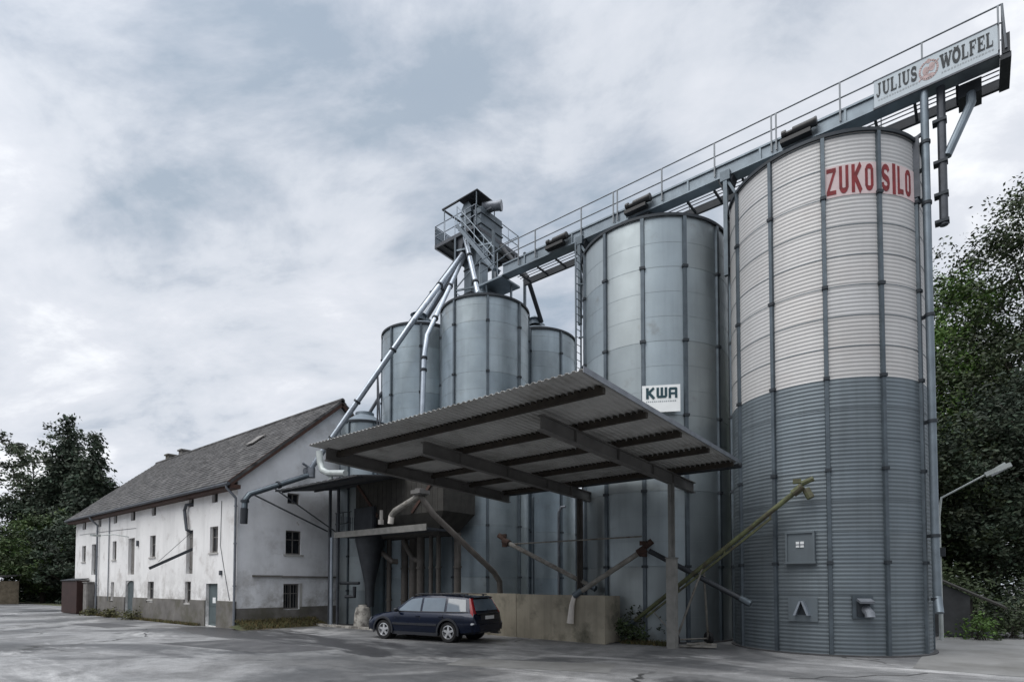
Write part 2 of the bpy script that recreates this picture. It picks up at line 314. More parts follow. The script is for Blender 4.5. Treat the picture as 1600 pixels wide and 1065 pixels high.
# ------------------------------------------------------------------ mesh helpers
class MB:
    def __init__(s): s.v = []; s.f = []; s.mi = []; s.cur = 0
    def add(s, vs, fs):
        o = len(s.v); s.v += [tuple(p) for p in vs]
        for f in fs: s.f.append([i + o for i in f]); s.mi.append(s.cur)
        return s
    def box(s, x0, x1, y0, y1, z0, z1):
        v = [(x0,y0,z0),(x1,y0,z0),(x1,y1,z0),(x0,y1,z0),(x0,y0,z1),(x1,y0,z1),(x1,y1,z1),(x0,y1,z1)]
        return s.add(v, [(3,2,1,0),(4,5,6,7),(0,1,5,4),(1,2,6,5),(2,3,7,6),(3,0,4,7)])
    def cbox(s, c, d, rz=0.0):
        v = []
        for sz in (-1, 1):
            for sx, sy in ((-1,-1),(1,-1),(1,1),(-1,1)):
                x, y = sx*d[0]/2, sy*d[1]/2
                v.append((c[0]+x*cos(rz)-y*sin(rz), c[1]+x*sin(rz)+y*cos(rz), c[2]+sz*d[2]/2))
        return s.add(v, [(3,2,1,0),(4,5,6,7),(0,1,5,4),(1,2,6,5),(2,3,7,6),(3,0,4,7)])
    def beam(s, a, b, w, h, up=(0,0,1)):
        a, b = Vector(a), Vector(b); d = (b-a).normalized(); u = Vector(up)
        if abs(d.dot(u)) > 0.98: u = Vector((1,0,0))
        x = d.cross(u).normalized(); y = x.cross(d).normalized()
        v = []
        for p in (a, b):
            for sx, sy in ((-1,-1),(1,-1),(1,1),(-1,1)): v.append(p + x*(sx*w/2) + y*(sy*h/2))
        return s.add(v, [(0,1,2,3),(7,6,5,4),(0,4,5,1),(1,5,6,2),(2,6,7,3),(3,7,4,0)])
    def ibeam(s, a, b, w, h, t=0.02):
        a, b = Vector(a), Vector(b)
        d = (b-a).normalized(); x = d.cross(Vector((0,0,1)))
        if x.length < 0.05: x = Vector((1,0,0))
        x.normalize(); y = x.cross(d).normalized()
        s.beam(a + y*(h/2-t/2), b + y*(h/2-t/2), w, t)
        s.beam(a - y*(h/2-t/2), b - y*(h/2-t/2), w, t)
        return s.beam(a, b, t, h-2*t)
    def tube(s, pts, r, n=10, caps=True):
        pts = [Vector(p) for p in pts]; m = len(pts); rs = r if isinstance(r, (list, tuple)) else [r]*m
        o = len(s.v); prev = None; vs = []
        for i, p in enumerate(pts):
            if i == 0: d = pts[1]-pts[0]
            elif i == m-1: d = pts[-1]-pts[-2]
            else: d = (pts[i+1]-p).normalized() + (p-pts[i-1]).normalized()
            d.normalize()
            if prev is None:
                u = Vector((0,0,1)) if abs(d.z) < 0.9 else Vector((1,0,0))
                x = d.cross(u).normalized()
            else:
                x = (prev - d*prev.dot(d)).normalized()
            y = d.cross(x); prev = x
            k = 1.0
            if 0 < i < m-1:
                ca = (pts[i+1]-p).normalized().dot((p-pts[i-1]).normalized())
                k = min(1.5, 1/ max(0.5, sqrt(max(0.0, (1+ca)/2))))
            for j in range(n):
                a = 2*pi*j/n; vs.append(p + (x*cos(a) + y*sin(a)) * rs[i])
        fs = []
        for i in range(m-1):
            for j in range(n):
                fs.append((i*n+j, i*n+(j+1)%n, (i+1)*n+(j+1)%n, (i+1)*n+j))
        if caps:
            fs.append(tuple(range(n))[::-1]); fs.append(tuple((m-1)*n+j for j in range(n)))
        return s.add(vs, fs)
    def lathe(s, prof, cx=0, cy=0, n=64, a0=0, a1=2*pi, close_top=False):
        full = abs(a1-a0) > 2*pi-1e-6; m = n if full else n+1
        vs = []; fs = []
        for r, z in prof:
            for j in range(m):
                a = a0 + (a1-a0)*j/n; vs.append((cx+r*cos(a), cy+r*sin(a), z))
        for i in range(len(prof)-1):
            for j in range(n):
                k = (j+1) % m
                fs.append((i*m+j, i*m+k, (i+1)*m+k, (i+1)*m+j))
        if close_top: fs.append(tuple((len(prof)-1)*m+j for j in range(m)))
        return s.add(vs, fs)
    def prism(s, poly, ext):
        """poly: 3d points (planar), ext: 3d extrusion vector"""
        n = len(poly); e_ = Vector(ext)
        vs = [Vector(p) for p in poly] + [Vector(p)+e_ for p in poly]
        fs = [tuple(range(n))[::-1], tuple(range(n, 2*n))]
        for i in range(n): fs.append((i, (i+1)%n, n+(i+1)%n, n+i))
        return s.add(vs, fs)
    def ball(s, c, r, n=10, m=7, sc=(1,1,1)):
        vs = []; fs = []
        for i in range(m+1):
            t = pi*i/m
            for j in range(n):
                a = 2*pi*j/n
                vs.append((c[0]+r*sc[0]*sin(t)*cos(a), c[1]+r*sc[1]*sin(t)*sin(a), c[2]+r*sc[2]*cos(t)))
        for i in range(m):
            for j in range(n): fs.append((i*n+j, (i+1)*n+j, (i+1)*n+(j+1)%n, i*n+(j+1)%n))
        return s.add(vs, fs)
    def mesh(s, name, mats, smooth=30):
        me = bpy.data.meshes.new(name); me.from_pydata(s.v, [], s.f)
        if not isinstance(mats, (list, tuple)): mats = [mats]
        for mm in mats: me.materials.append(MATS[mm])
        if len(mats) > 1: me.polygons.foreach_set('material_index', s.mi)
        bm = bmesh.new(); bm.from_mesh(me); bmesh.ops.recalc_face_normals(bm, faces=bm.faces); bm.to_mesh(me); bm.free()
        if smooth:
            me.polygons.foreach_set('use_smooth', [True]*len(me.polygons)); me.set_sharp_from_angle(angle=radians(smooth))
        return me
    def build(s, name, mats, parent=None, smooth=30, label=None):
        return link(name, s.mesh(name, mats, smooth), parent, label)

def link(name, me, parent=None, label=None):
    o = bpy.data.objects.new(name, me); COL.objects.link(o)
    if parent is not None:
        o.parent = parent
        off = Vector((0,0,0)); p = parent
        while p is not None: off += p.location; p = p.parent
        if me is not None: me.transform(Matrix.Translation(-off))   # meshes are written in place; parents only translate
        o.location = (0,0,0)
    if label: o['label'] = label
    return o
def tag(o, label=None, cat=None, group=None, kind=None):
    if label: o['label'] = label
    if cat: o['category'] = cat
    if group: o['group'] = group
    if kind: o['kind'] = kind
    return o
def thing(name, loc, label, cat, group=None):
    o = bpy.data.objects.new(name, None); COL.objects.link(o); o.location = loc; o.empty_display_size = 0.3
    return tag(o, label, cat, group)
def solo(name, mb, mats, label, cat, group=None, origin=None, smooth=30):
    me = mb.mesh(name, mats, smooth)
    if origin is not None: me.transform(Matrix.Translation(-Vector(origin)))
    o = bpy.data.objects.new(name, me); COL.objects.link(o)
    if origin is not None: o.location = origin
    return tag(o, label, cat, group)

# ------------------------------------------------------------------ ground
mb = MB(); S_ = 1200
mb.add([(-S_,-S_,0),(S_,-S_,0),(S_,S_,0),(-S_,S_,0)], [(0,1,2,3)])
tag(mb.build('ground', 'asphalt', smooth=0), 'worn grey asphalt yard with pale dust and dark stains', None, kind='structure')
def blob(cx, cy, rx, ry, z, rot, seed, n=40, jag=0.25):
    pts = []
    for i in range(n):
        a = 2*pi*i/n
        k = 1 + jag*noise.noise(Vector((cos(a)*1.5+seed, sin(a)*1.5, seed*0.7))) + 0.5*jag*noise.noise(Vector((cos(a)*5+seed, sin(a)*5, 3)))
        x, y = rx*k*cos(a), ry*k*sin(a)
        pts.append((cx+x*cos(rot)-y*sin(rot), cy+x*sin(rot)+y*cos(rot), z))
    m = MB(); m.add(pts, [tuple(range(n))]); return m

# ------------------------------------------------------------------ warehouse
XE, XW, YF, YB, HE, YR, HR = -24.56, -47.7, 11.61, 21.6, 6.5, 16.6, 10.78
wh = thing('warehouse', ((XE+XW)/2, (YF+YB)/2, 0), 'long white rendered warehouse with steep grey tiled roof and small dark windows', 'building')
def wall_open(m, org, ud, length, z0, z1, ops, inward, depth):
    """wall face with rectangular openings and reveals; org at u=0,z=0; ops=(u0,u1,za,zb)"""
    us = sorted({0.0, length, *[o[0] for o in ops], *[o[1] for o in ops]}); zs = sorted({z0, z1, *[o[2] for o in ops], *[o[3] for o in ops]})
    P = lambda u, z, d=0.0: Vector(org) + Vector(ud)*u + Vector((0,0,z)) + Vector(inward)*d
    for i in range(len(us)-1):
        for j in range(len(zs)-1):
            uc, zc_ = (us[i]+us[i+1])/2, (zs[j]+zs[j+1])/2
            if any(o[0] < uc < o[1] and o[2] < zc_ < o[3] for o in ops): continue
            m.add([P(us[i],zs[j]),P(us[i+1],zs[j]),P(us[i+1],zs[j+1]),P(us[i],zs[j+1])], [(0,1,2,3)])
    for a, b, c, d in ops:
        for q in (((a,c),(a,d)),((a,d),(b,d)),((b,d),(b,c)),((b,c),(a,c))):
            (u1,za),(u2,zb) = q
            m.add([P(u1,za),P(u2,zb),P(u2,zb,depth),P(u1,za,depth)], [(0,1,2,3)])
# openings on the long front: X range, z range, type
FR = [(-27.00,-26.42,5.58,6.15,'w'),(-29.5,-28.95,5.6,6.12,'w'),(-34.2,-33.6,5.53,6.13,'w'),(-37.3,-36.6,5.48,6.12,'w'),(-40.18,-39.57,5.52,6.1,'w'),(-43.0,-42.45,5.5,6.08,'w'),(-46.25,-45.5,5.5,6.06,'w'),
      (-27.15,-26.35,3.32,4.5,'w'),(-29.7,-28.95,2.4,4.48,'hatch'),(-34.35,-33.57,3.33,4.48,'w'),(-37.6,-36.6,2.45,4.5,'hatch'),(-40.25,-39.58,3.34,4.46,'w'),(-44.2,-43.2,2.5,4.45,'dark'),(-46.25,-45.45,3.37,4.43,'w'),
      (-27.47,-26.3,0.02,1.93,'door'),(-29.77,-29.1,1.0,2.03,'w'),(-34.55,-33.7,1.08,2.04,'w'),(-37.9,-36.6,0.02,2.1,'arch'),(-40.4,-39.85,0.95,2.03,'white')]
mw = MB()
wall_open(mw, (XW,YF,0), (1,0,0), XE-XW, 0, HE, [(a-XW,b-XW,c,d) for a,b,c,d,_ in FR], (0,1,0), 0.28)
mw.cur = 1
GB = [(13.9,14.5,5.6,6.1,'w'),(13.84,14.62,3.27,4.37,'wg'),(13.76,14.55,0.76,1.92,'bars')]
wall_open(mw, (XE,YF,0), (0,1,0), YB-YF, 0, HE, [(a-YF,b-YF,c,d) for a,b,c,d,_ in GB], (-1,0,0), 0.25)
mw.add([(XE,YF,HE),(XE,YB,HE),(XE,YR,HR)], [(0,1,2)])
mw.cur = 0
mw.add([(XW,YF,0),(XW,YB,0),(XW,YB,HE),(XW,YR,HR),(XW,YF,HE)], [(0,1,2,3,4)])
mw.add([(XW,YB,0),(XE,YB,0),(XE,YB,HE),(XW,YB,HE)], [(0,1,2,3)])
mw.build('wall', ['white_render','gable_render'], wh, smooth=0)
def window_front(x0, x1, z0, z1, kind):
    if kind == 'w' or kind == 'white':
        m = MB(); d = YF+0.12; t = 0.07
        m.box(x0,x1,d,d+0.07,z1-t,z1); m.box(x0,x1,d,d+0.07,z0,z0+t)
        m.box(x0,x0+t,d,d+0.07,z0+t,z1-t); m.box(x1-t,x1,d,d+0.07,z0+t,z1-t)
        m.box((x0+x1)/2-.02,(x0+x1)/2+.02,d+.005,d+0.06,z0+t,z1-t)
        if z1-z0 > .8: m.box(x0+t,x1-t,d+.01,d+0.055,z0+(z1-z0)*.6-.02,z0+(z1-z0)*.6+.02)
        w = m.build('window', 'stone_sill' if kind == 'white' else 'grey_frame', wh)
        p = MB(); p.box(x0+t,x1-t,d+.03,d+.04,z0+t,z1-t); p.build('pane','dark_glass',w)
        if z1-z0 > .8:
            q = MB(); q.box(x0-.06,x1+.06,YF-.05,YF+.115,z0-.07,z0-.003); q.build('sill','stone_sill',w)
    elif kind in ('hatch','dark'):
        m = MB(); n = 5; w_ = (x1-x0)/n
        for i in range(n): m.box(x0+i*w_+.006,x0+(i+1)*w_-.006,YF+.16,YF+.2,z0+.02,z1-.02)
        for z in (z0+.25,z1-.35): m.box(x0+.03,x1-.03,YF+.135,YF+.158,z,z+.1)
        m.build('hatch_door','grey_board' if kind=='hatch' else 'dark_board',wh)
    elif kind == 'door':
        m = MB(); d = YF+.14
        m.box(x0,x1,d,d+.06,z0,z1)
        for za,zb in ((.15,.8),(.9,1.75)): m.box(x0+.12,x1-.12,d-.015,d-.001,z0+za,z0+zb)
        D = m.build('door','door_teal',wh)
        q = MB(); q.box(x0+.45,x0+.75,d-.03,d-.017,1.05,1.3); q.build('notice','sign_white',D)
        q = MB(); q.tube([(x1-.1,d-.005,1.0),(x1-.1,d-.06,1.0),(x1-.22,d-.06,1.0)],.012,6); q.build('handle','zinc',D)
    elif kind == 'arch':
        m = MB(); d = YF+.12; cx = (x0+x1)/2; r = (x1-x0)/2
        pts = [(x0,d,z0),(x1,d,z0)]+[(cx+r*cos(a),d,z1-.32+.32*sin(a)) for a in np.linspace(0,pi,12)]
        m.prism(pts,(0,.06,0))
        D = m.build('door','door_teal',wh,label='arched blue grey wooden door')
        q = MB()
        for i in range(1,5): q.box(x0+i*(x1-x0)/5-.01,x0+i*(x1-x0)/5+.01,d-.012,d-.001,z0+.05,z1-.35)
        q.build('batten','zinc',D)
        # white render fills the corners above the arch
        f = MB()
        for sgn in (0,1):
            pp = [(cx+r*cos(a),YF+.06,z1-.32+.32*sin(a)) for a in (np.linspace(pi/2,pi,7) if sgn==0 else np.linspace(pi/2,0,7))]
            pp.append((x0 if sgn==0 else x1,YF+.06,z1-.001)); f.prism(pp,(0,.05,0))
        f.build('arch_spandrel','white_render',wh)
for o in FR: window_front(*o)
for y0,y1,z0,z1,k in GB:
    m = MB(); d = XE-.1; t=.06
    m.box(d-.06,d,y0,y1,z1-t,z1); m.box(d-.06,d,y0,y1,z0,z0+t); m.box(d-.06,d,y0,y0+t,z0+t,z1-t); m.box(d-.06,d,y1-t,y1,z0+t,z1-t)
    m.box(d-.05,d-.005,(y0+y1)/2-.025,(y0+y1)/2+.025,z0+t,z1-t)
    if k!='w': m.box(d-.05,d-.008,y0+t,y1-t,z0+(z1-z0)*.6,z0+(z1-z0)*.6+.04)
    if k=='bars':
        for i in range(1,6): m.tube([(d+.03,y0+i*(y1-y0)/6,z0+.01),(d+.03,y0+i*(y1-y0)/6,z1-.01)],.011,6)
    w = m.build('window','grey_frame',wh)
    p = MB(); p.box(d-.04,d-.03,y0+t,y1-t,z0+t,z1-t); p.build('pane','dark_glass',w)
    if k=='wg':
        q = MB(); q.box(XE-.09,XE+.05,y0-.1,y1+.1,z0-.09,z0-.003); q.build('sill','stone_sill',w)
    if k=='bars':
        q = MB(); q.box(XE-.02,XE+.03,y1+.003,y1+.13,z0,z1+.02); q.build('window_jamb','stone_sill',w)
# plinth: a thicker course along the front (between the doors) and the gable
m = MB(); doors = [(-37.9,-36.6),(-27.47,-26.3)]
xs = [XW-.02]+[v for d in doors for v in d]+[XE+.05]
for i in range(0,len(xs),2):
    lo = [w for w in FR if w[2]<1.15 and w[4] in('w','white') and xs[i]<w[0]<xs[i+1]]
    cuts = [xs[i]]+[v for w in sorted(lo) for v in (w[0],w[1])]+[xs[i+1]]
    for j in range(len(cuts)-1): m.box(cuts[j],cuts[j+1],YF-.05,YF-.002,0,1.17 if j%2==0 else .93)
    m.build('plinth','plinth_render',wh,smooth=0); m=MB()
m.box(XE+.002,XE+.05,YF-.05,YB,0,.74); m.box(XE+.002,XE+.05,YF-.05,13.74,.74,.86); m.box(XE+.002,XE+.05,14.57,YB,.74,.86)
m.build('plinth','plinth_render',wh,smooth=0)
m = MB(); m.box(XE+.002,XE+.10,12.3,13.66,2.22,2.30); m.box(XE+.002,XE+.10,13.66,16.6,2.2,2.28); m.build('wall_ledge','plinth_render',wh)
# roof: two thick slopes of tile courses
m = MB(); th = .12
sl = (HR-HE)/(YR-YF)
RX0, RX1 = XW-.35, XE+.3
ncr = 26
for side in (0,1):
    ye = YF-.45 if side==0 else YB+.45
    ze = HE-.45*sl
    for i in range(ncr):
        t0,t1 = i/ncr,(i+1)/ncr
        ya,yb = ye+(YR-ye)*t0, ye+(YR-ye)*t1
        za,zb = ze+(HR+.12-ze)*t0, ze+(HR+.12-ze)*t1
        lift=.035; nseg=48
        rv=lambda x,y,k: .045*noise.noise(Vector((x*.35,y*.6,3.1)))+.012*noise.noise(Vector((x*3.0,k*1.7,9)))
        top_=[];bot_=[];low_=[]
        for q in range(nseg+1):
            x=RX0+(RX1-RX0)*q/nseg
            low_.append((x,ya,za+.06)); bot_.append((x,ya,za+.12+lift+rv(x,ya,i))); top_.append((x,yb,zb+.12+rv(x,yb,i)))
        k_=nseg+1
        m.add(low_+bot_+top_,[(q,q+1,k_+q+1,k_+q) for q in range(nseg)]+[(k_+q,k_+q+1,2*k_+q+1,2*k_+q) for q in range(nseg)])
    m.add([(RX0,ye,ze-.04),(RX1,ye,ze-.04),(RX1,YR,HR+.08),(RX0,YR,HR+.08)],[(0,1,2,3)])
    for X in (RX0,RX1): m.add([(X,ye,ze),(X,YR,HR+.12),(X,YR,HR+.24),(X,ye,ze+.155)],[(0,1,2,3)])
    m.add([(RX0,ye,ze),(RX1,ye,ze),(RX1,ye,ze+.12),(RX0,ye,ze+.12)],[(0,1,2,3)])
m.tube([(RX0,YR,HR+.2),(RX1,YR,HR+.2)],.13,8)
roof = m.build('roof','roof_tile',wh,smooth=20)
for cx in (-47.0,-44.6):
    q = MB(); q.box(cx-.28,cx+.28,YR+.3,YR+.8,HR-.4,HR+.75); q.box(cx-.36,cx+.36,YR+.22,YR+.88,HR+.752,HR+.85)
    q.build('chimney','plinth_render',roof)
for cx,cy_ in ((-29.0,14.6),):   # paler mended patches and roof lights
    z = HE+(cy_-YF)*sl+.3
    q = MB(); w_,l_ = .4,.35
    q.prism([(cx-w_,cy_-l_,z-l_*sl),(cx+w_,cy_-l_,z-l_*sl),(cx+w_,cy_+l_,z+l_*sl),(cx-w_,cy_+l_,z+l_*sl)],(0,-.03,.035)); q.build('roof_light','grey_board',roof)
m = MB(); ye=YF-.45; ze=HE-.45*sl
m.box(RX0+.02,RX1-.02,ye+.02,YF-.003,ze-.16,ze-.002)
for side in (0,1):
    a = (RX1-.03,YF-.47 if side==0 else YB+.47,ze+.02); b=(RX1-.03,YR,HR+.06)
    m.beam(a,b,.05,.24)
m.build('eave_board','brown_wood',wh)
m = MB(); m.tube([(RX0,YF-.53,ze+.03),(RX1,YF-.53,ze-.0)],.075,8); m.build('gutter','zinc_dark',wh)
for x in (XE+.08,-42.75):
    m = MB(); xx = x; yy = YF-.11
    m.tube([(xx,YF-.53,ze-.02),(xx,YF-.50,ze-.16),(xx,yy,ze-.55),(xx,yy,.55),(xx,yy,.05)],.058,8)
    for z in (1.8,3.6,5.2): m.lathe([(.06,z),(.075,z),(.075,z+.05),(.06,z+.05)],xx,yy,8)
    m.build('downpipe','zinc',wh)
m = MB(); m.tube([(-40.75,YF-.05,6.1),(-40.75,YF-.05,.9)],.03,6); m.build('conduit','zinc',wh)
m = MB(); m.tube([(-26.0,YF-.02,5.6),(-26.05,YF-.02,3.6),(-25.6,YF-.02,2.4),(-25.1,YF-.02,1.2)],.012,5)
m.tube([(-46.8,YF-.015,5.2),(-41.0,YF-.015,5.12),(-36.4,YF-.015,5.02)],.010,5); m.build('cable','zinc_dark',wh)
m = MB(); m.tube([(-37.6,YF-.01,4.6),(-38.0,YF-.55,4.72),(-38.3,YF-1.1,4.66)],.03,6); m.cbox((-38.45,YF-1.35,4.64),(.2,.5,.11),.5); m.build('wall_lamp','lamp_grey',wh)
m = MB(); m.tube([(-29.2,YF+.1,5.75),(-29.45,YF-.14,5.7),(-29.62,YF-.14,5.45),(-29.5,YF-.14,5.0),(-29.35,YF-.14,4.5),(-29.35,YF+.1,4.4)],.075,8); m.build('blower_pipe','zinc_dark',wh)
m = MB(); m.beam((-29.1,YF+.1,3.6),(-30.2,10.2,2.64),.10,.12); m.tube([(-29.3,YF+.02,4.35),(-30.0,10.5,2.95)],.012,5); m.build('chute','dark_steel',wh)
m = MB(); m.box(-26.0,-25.85,YF-.09,YF-.003,2.3,2.5); m.box(-36.1,-35.95,YF-.1,YF-.003,4.0,4.3); m.build('junction_box','zinc_dark',wh)
# timber lean-to / brown container at the far end
m = MB(); n=14
for i in range(n):
    x0=-47.9+i*3.3/n; m.box(x0+.008,x0+3.3/n-.008,YF-.66,YF-.60,.03,2.12)
m.box(-47.9,-44.6,YF-.595,YF-.06,.02,2.1); m.box(-44.597,-44.54,YF-.66,YF-.06,.03,2.12)
cont = thing('brown_shed',(-46.2,YF-.7,0),'dark red brown plank shed against the far end of the white warehouse','shed')
m.build('wall','red_brown_sheet',cont)
m=MB(); m.prism([(-48.05,YF-.72,2.13),(-44.45,YF-.72,2.13),(-44.45,YF-.06,2.24),(-48.05,YF-.06,2.24)],(0,0,.05)); m.build('roof','dark_steel',cont)
m=MB(); m.box(-44.2,-43.3,YF-.4,YF-.06,0,2.0); m.box(-44.1,-43.4,YF-.43,YF-.402,.1,1.9); m.box(-44.26,-43.24,YF-.46,YF-.055,2.002,2.06)
solo('electric_cabinet',m,'grey_board','narrow grey cabinet standing beside the brown plank shed','cabinet')
# earth bank with weeds at the foot of the gable
m=MB(); nx,ny=10,26
vs=[];fs=[]
for i in range(nx+1):
    for j in range(ny+1):
        u,v=i/nx,j/ny
        x=XE+.03+u*1.25; y=YF-.3+v*4.1
        z=max(-.02,.34*(1-u)**1.2*min(1,4*v+.3,4*(1-v))+.05*noise.noise(Vector((x*2,y*2,0))))if 0<i<nx else (.34*min(1,4*v+.3,4*(1-v)) if i==0 else -.02)
        vs.append((x,y,z))
for i in range(nx):
    for j in range(ny): a=i*(ny+1)+j; fs.append((a,a+ny+1,a+ny+2,a+1))
m.add(vs,fs)
tag(m.build('earth_bank','bank_soil'),'low mossy earth bank at the foot of the white gable wall',None,kind='structure')

# ------------------------------------------------------------------ silos
H = 2.4754; RIM = 14.08
def rib_mb(cx,cy,R,a,z0,z1,w=.15,d=.07):
    m=MB(); rd=Vector((cos(a),sin(a),0)); tg=Vector((-sin(a),cos(a),0)); c=Vector((cx,cy,0))
    p=lambda r,t,z: c+rd*r+tg*t+Vector((0,0,z))
    for z in ((z0,z1),):
        sec=[(R-.02,-w/2),(R+d,-w/2*.75),(R+d,w/2*.75),(R-.02,w/2)]
        v=[p(r,t,z[0]) for r,t in sec]+[p(r,t,z[1]) for r,t in sec]
        m.add(v,[(0,1,5,4),(1,2,6,5),(2,3,7,6),(3,0,4,7),(0,3,2,1),(4,5,6,7)])
    return m
def joint_mb(cx,cy,R,angs,zs,w=.2,h=.12,d=.1):
    m=MB()
    for a in angs:
        rd=Vector((cos(a),sin(a),0))
        for z in zs:
            c=Vector((cx,cy,z))+rd*(R+d/2-.01); m.cbox(c,(d+.02,w,h),a)
    return m
def add_silo(kind,cx,cy,R,height,nrib,ph,label,wallmat,ring,top_mat=None,split=None,corr=None,rim_r=.07,rib_w=.15,skip=()):
    t=thing('grain_silo',(cx,cy,0),label,'silo',)
    seams=MB(); SW=.010 if corr else .006
    def wall(z0,z1,mt,nm='wall',lab=None):
        m=MB(); prof=[]
        if corr:
            pitch,amp=corr; k=max(1,round((z1-z0)/pitch)); per=6
            for i in range(k*per+1):
                z=z0+(z1-z0)*i/(k*per); prof.append((R+amp*cos(2*pi*i/per),z))
            m.lathe(prof,cx,cy,120)
        else:
            zz=z0; prof=[]
            zs=[z0]+[z for z in np.arange(ring,height,ring) if z0<z<z1]+[z1]
            for a,b in zip(zs[:-1],zs[1:]):
                prof+=[(R,a+.012),(R,b-.012),(R-.012,b)]
            m.lathe(prof,cx,cy,96)
        o=m.build(nm,mt,t,smooth=50 if corr else 25,label=lab)
        me=o.data; at=me.color_attributes.new('tint','FLOAT_COLOR','CORNER'); rg=random.Random(int(cx*100)+int(z0*7)); tone={}
        nv=len(me.loops); buf=np.ones((nv,4)); co=np.array([v.co for v in me.vertices])
        for pl in me.polygons:
            c_=co[list(pl.vertices)].mean(0); k_=(int(((atan2(c_[1],c_[0])-ph)%(2*pi))/(2*pi/nrib)),int(c_[2]/(ring/3)))
            if k_ not in tone: tone[k_]=(rg.uniform(.96,1.03),rg.uniform(.99,1.01)) if corr else (rg.uniform(.86,1.12),rg.uniform(.975,1.025))
            a_,b_=tone[k_]; buf[pl.loop_start:pl.loop_start+pl.loop_total,:3]=(a_*b_,a_,a_*(2-b_))
        at.data.foreach_set('color',buf.astype(np.float32).ravel())
        sm=MB()
        for k_ in range(1,int(height/(ring/3))+1):
            zq=k_*ring/3
            if z0+.05<zq<z1-.05: sm.lathe([(R+(corr[1] if corr else 0),zq-SW),(R+(corr[1] if corr else 0)+.005,zq-SW),(R+(corr[1] if corr else 0)+.005,zq+SW),(R+(corr[1] if corr else 0),zq+SW)],cx,cy,96)
        seams.v+=[]; base_=len(seams.v); seams.v+=sm.v; seams.f+=[[i+base_ for i in f] for f in sm.f]; seams.mi+=sm.mi
        return o
    if split:
        wall(0.02,split,wallmat,'wall','blue grey corrugated lower rings'); wall(split+.0,height,top_mat,'wall','pale whitish corrugated upper rings')
    else: wall(0.02,height,wallmat)
    seams.build('sheet_seam','galv_lower' if corr else 'galv_smooth',t)
    m=MB(); m.lathe([(R+.02,height-.02),(R+rim_r,height-.02),(R+rim_r,height+.07),(R+.02,height+.10)],cx,cy,96); m.build('eave_ring','galv_joint',t)
    m=MB(); apex=height+.1+R*.40; n=24
    m.lathe([(R+.02,height+.10),(.45,apex),(.45,apex+.14),(.02,apex+.16)],cx,cy,n); m.build('roof','galv_steel',t,smooth=10)
    angs=[ph+2*pi*i/nrib for i in range(nrib)]
    ro=R+(corr[1] if corr else 0)
    for a in angs:
        m=rib_mb(cx,cy,ro,a,0.02,height-.03,w=rib_w); m.cur=1
        for i in range(1,int(height/ring)+1):
            if ring*i<height-.3: m.cbox(Vector((cx,cy,ring*i))+Vector((cos(a),sin(a),0))*(ro+.04),(.12,rib_w*1.25,.085),a)
        m.build('rib',['galv_rib','galv_joint'],t)
    m=MB(); m.lathe([(R+.12,0),(R+.12,.04),(R-.02,.04)],cx,cy,64); m.build('base_ring','dark_patch',t)
    return t
sB=add_silo('B',-3.64,19.83,2.63,RIM,12,radians(-77.5),'tallest looking corrugated silo at the right with red lettering and whitish upper half','sheet_lower',H,'sheet_upper',3*H-.02,(H/23,.005),rib_w=.12)
sK=add_silo('K',-9.26,19.84,2.63,RIM,12,radians(-72.5),'wide smooth grey steel silo carrying the white KWA sign','sheet_smooth',H)
sC=add_silo('C',-17.52,19.61,2.0,14.3,8,radians(-90),'slimmer bright steel silo standing directly below the elevator tower','sheet_blue',2.2,rib_w=.12)
sD=add_silo('D',-21.79,19.61,2.0,14.3,8,radians(-89.5),'darker slim silo behind the long slanting pipes, leftmost of the tall ones','sheet_blue',2.2,rib_w=.12)
sE=add_silo('E',-17.6,23.71,2.0,14.3,8,radians(-62),'slim steel silo at the back, seen in the gap beside the wide silo','sheet_blue',2.2,rib_w=.12)
sF=add_silo('F',-23.3,17.2,1.12,9.6,6,radians(-75),'small low silo squeezed between warehouse gable and slim silos','sheet_smooth',1.6,rib_w=.08)
# pale inspection hatch and outlets on the corrugated silo
def cyl_frame(cx,cy,R,deg):
    a=radians(deg); rd=Vector((cos(a),sin(a),0)); tg=Vector((-sin(a),cos(a),0)); return Vector((cx,cy,0)),rd,tg,a
c,rd,tg,a=cyl_frame(-3.64,19.83,2.63,-92.5)
m=MB(); m.cbox(c+rd*2.69+Vector((0,0,2.90)),(.10,.66,.80),a)
for t_,z_,w_,h_ in ((0,3.31,.74,.05),(0,2.49,.78,.06)): m.cbox(c+rd*2.71+Vector((0,0,z_)),(.16,w_,h_),a)
for s_ in (-1,1): m.cbox(c+rd*2.71+tg*(s_*.345)+Vector((0,0,2.90)),(.15,.05,.76),a)
h=m.build('hatch','galv_lower',sB)
m=MB(); m.cbox(c+rd*2.75+Vector((0,0,2.98)),(.02,.2,.16),a); m.build('inspection_glass','sign_white',h)
m=MB(); m.cbox(c+rd*2.765+Vector((0,0,2.98)),(.015,.22,.022),a); m.cbox(c+rd*2.765+Vector((0,0,2.98)),(.015,.022,.18),a); m.build('latch','zinc',h)
c,rd,tg,a=cyl_frame(-3.64,19.83,2.63,-92.0)
z0=1.1
m=MB(); m.cbox(c+rd*2.655+Vector((0,0,1.22)),(.03,.74,.66),a); o1=m.build('outlet_plate','galv_lower',sB)
P=lambda r,t,z: c+rd*r+tg*t+Vector((0,0,z))
m=MB()
for s_ in (-1,1):
    m.prism([P(2.67,0,1.44),P(2.67,s_*.05,1.44),P(2.67,s_*.2,1.06),P(2.67,s_*.14,1.06)],rd*.2)
q_=MB(); q_.prism([P(2.672,0,1.40),P(2.672,-.13,1.07),P(2.672,.13,1.07)],rd*.012); q_.build('outlet_opening','galv_joint',o1)
m.build('outlet_hood','galv_pipe',o1)
c,rd,tg,a=cyl_frame(-3.64,19.83,2.63,-61.5)
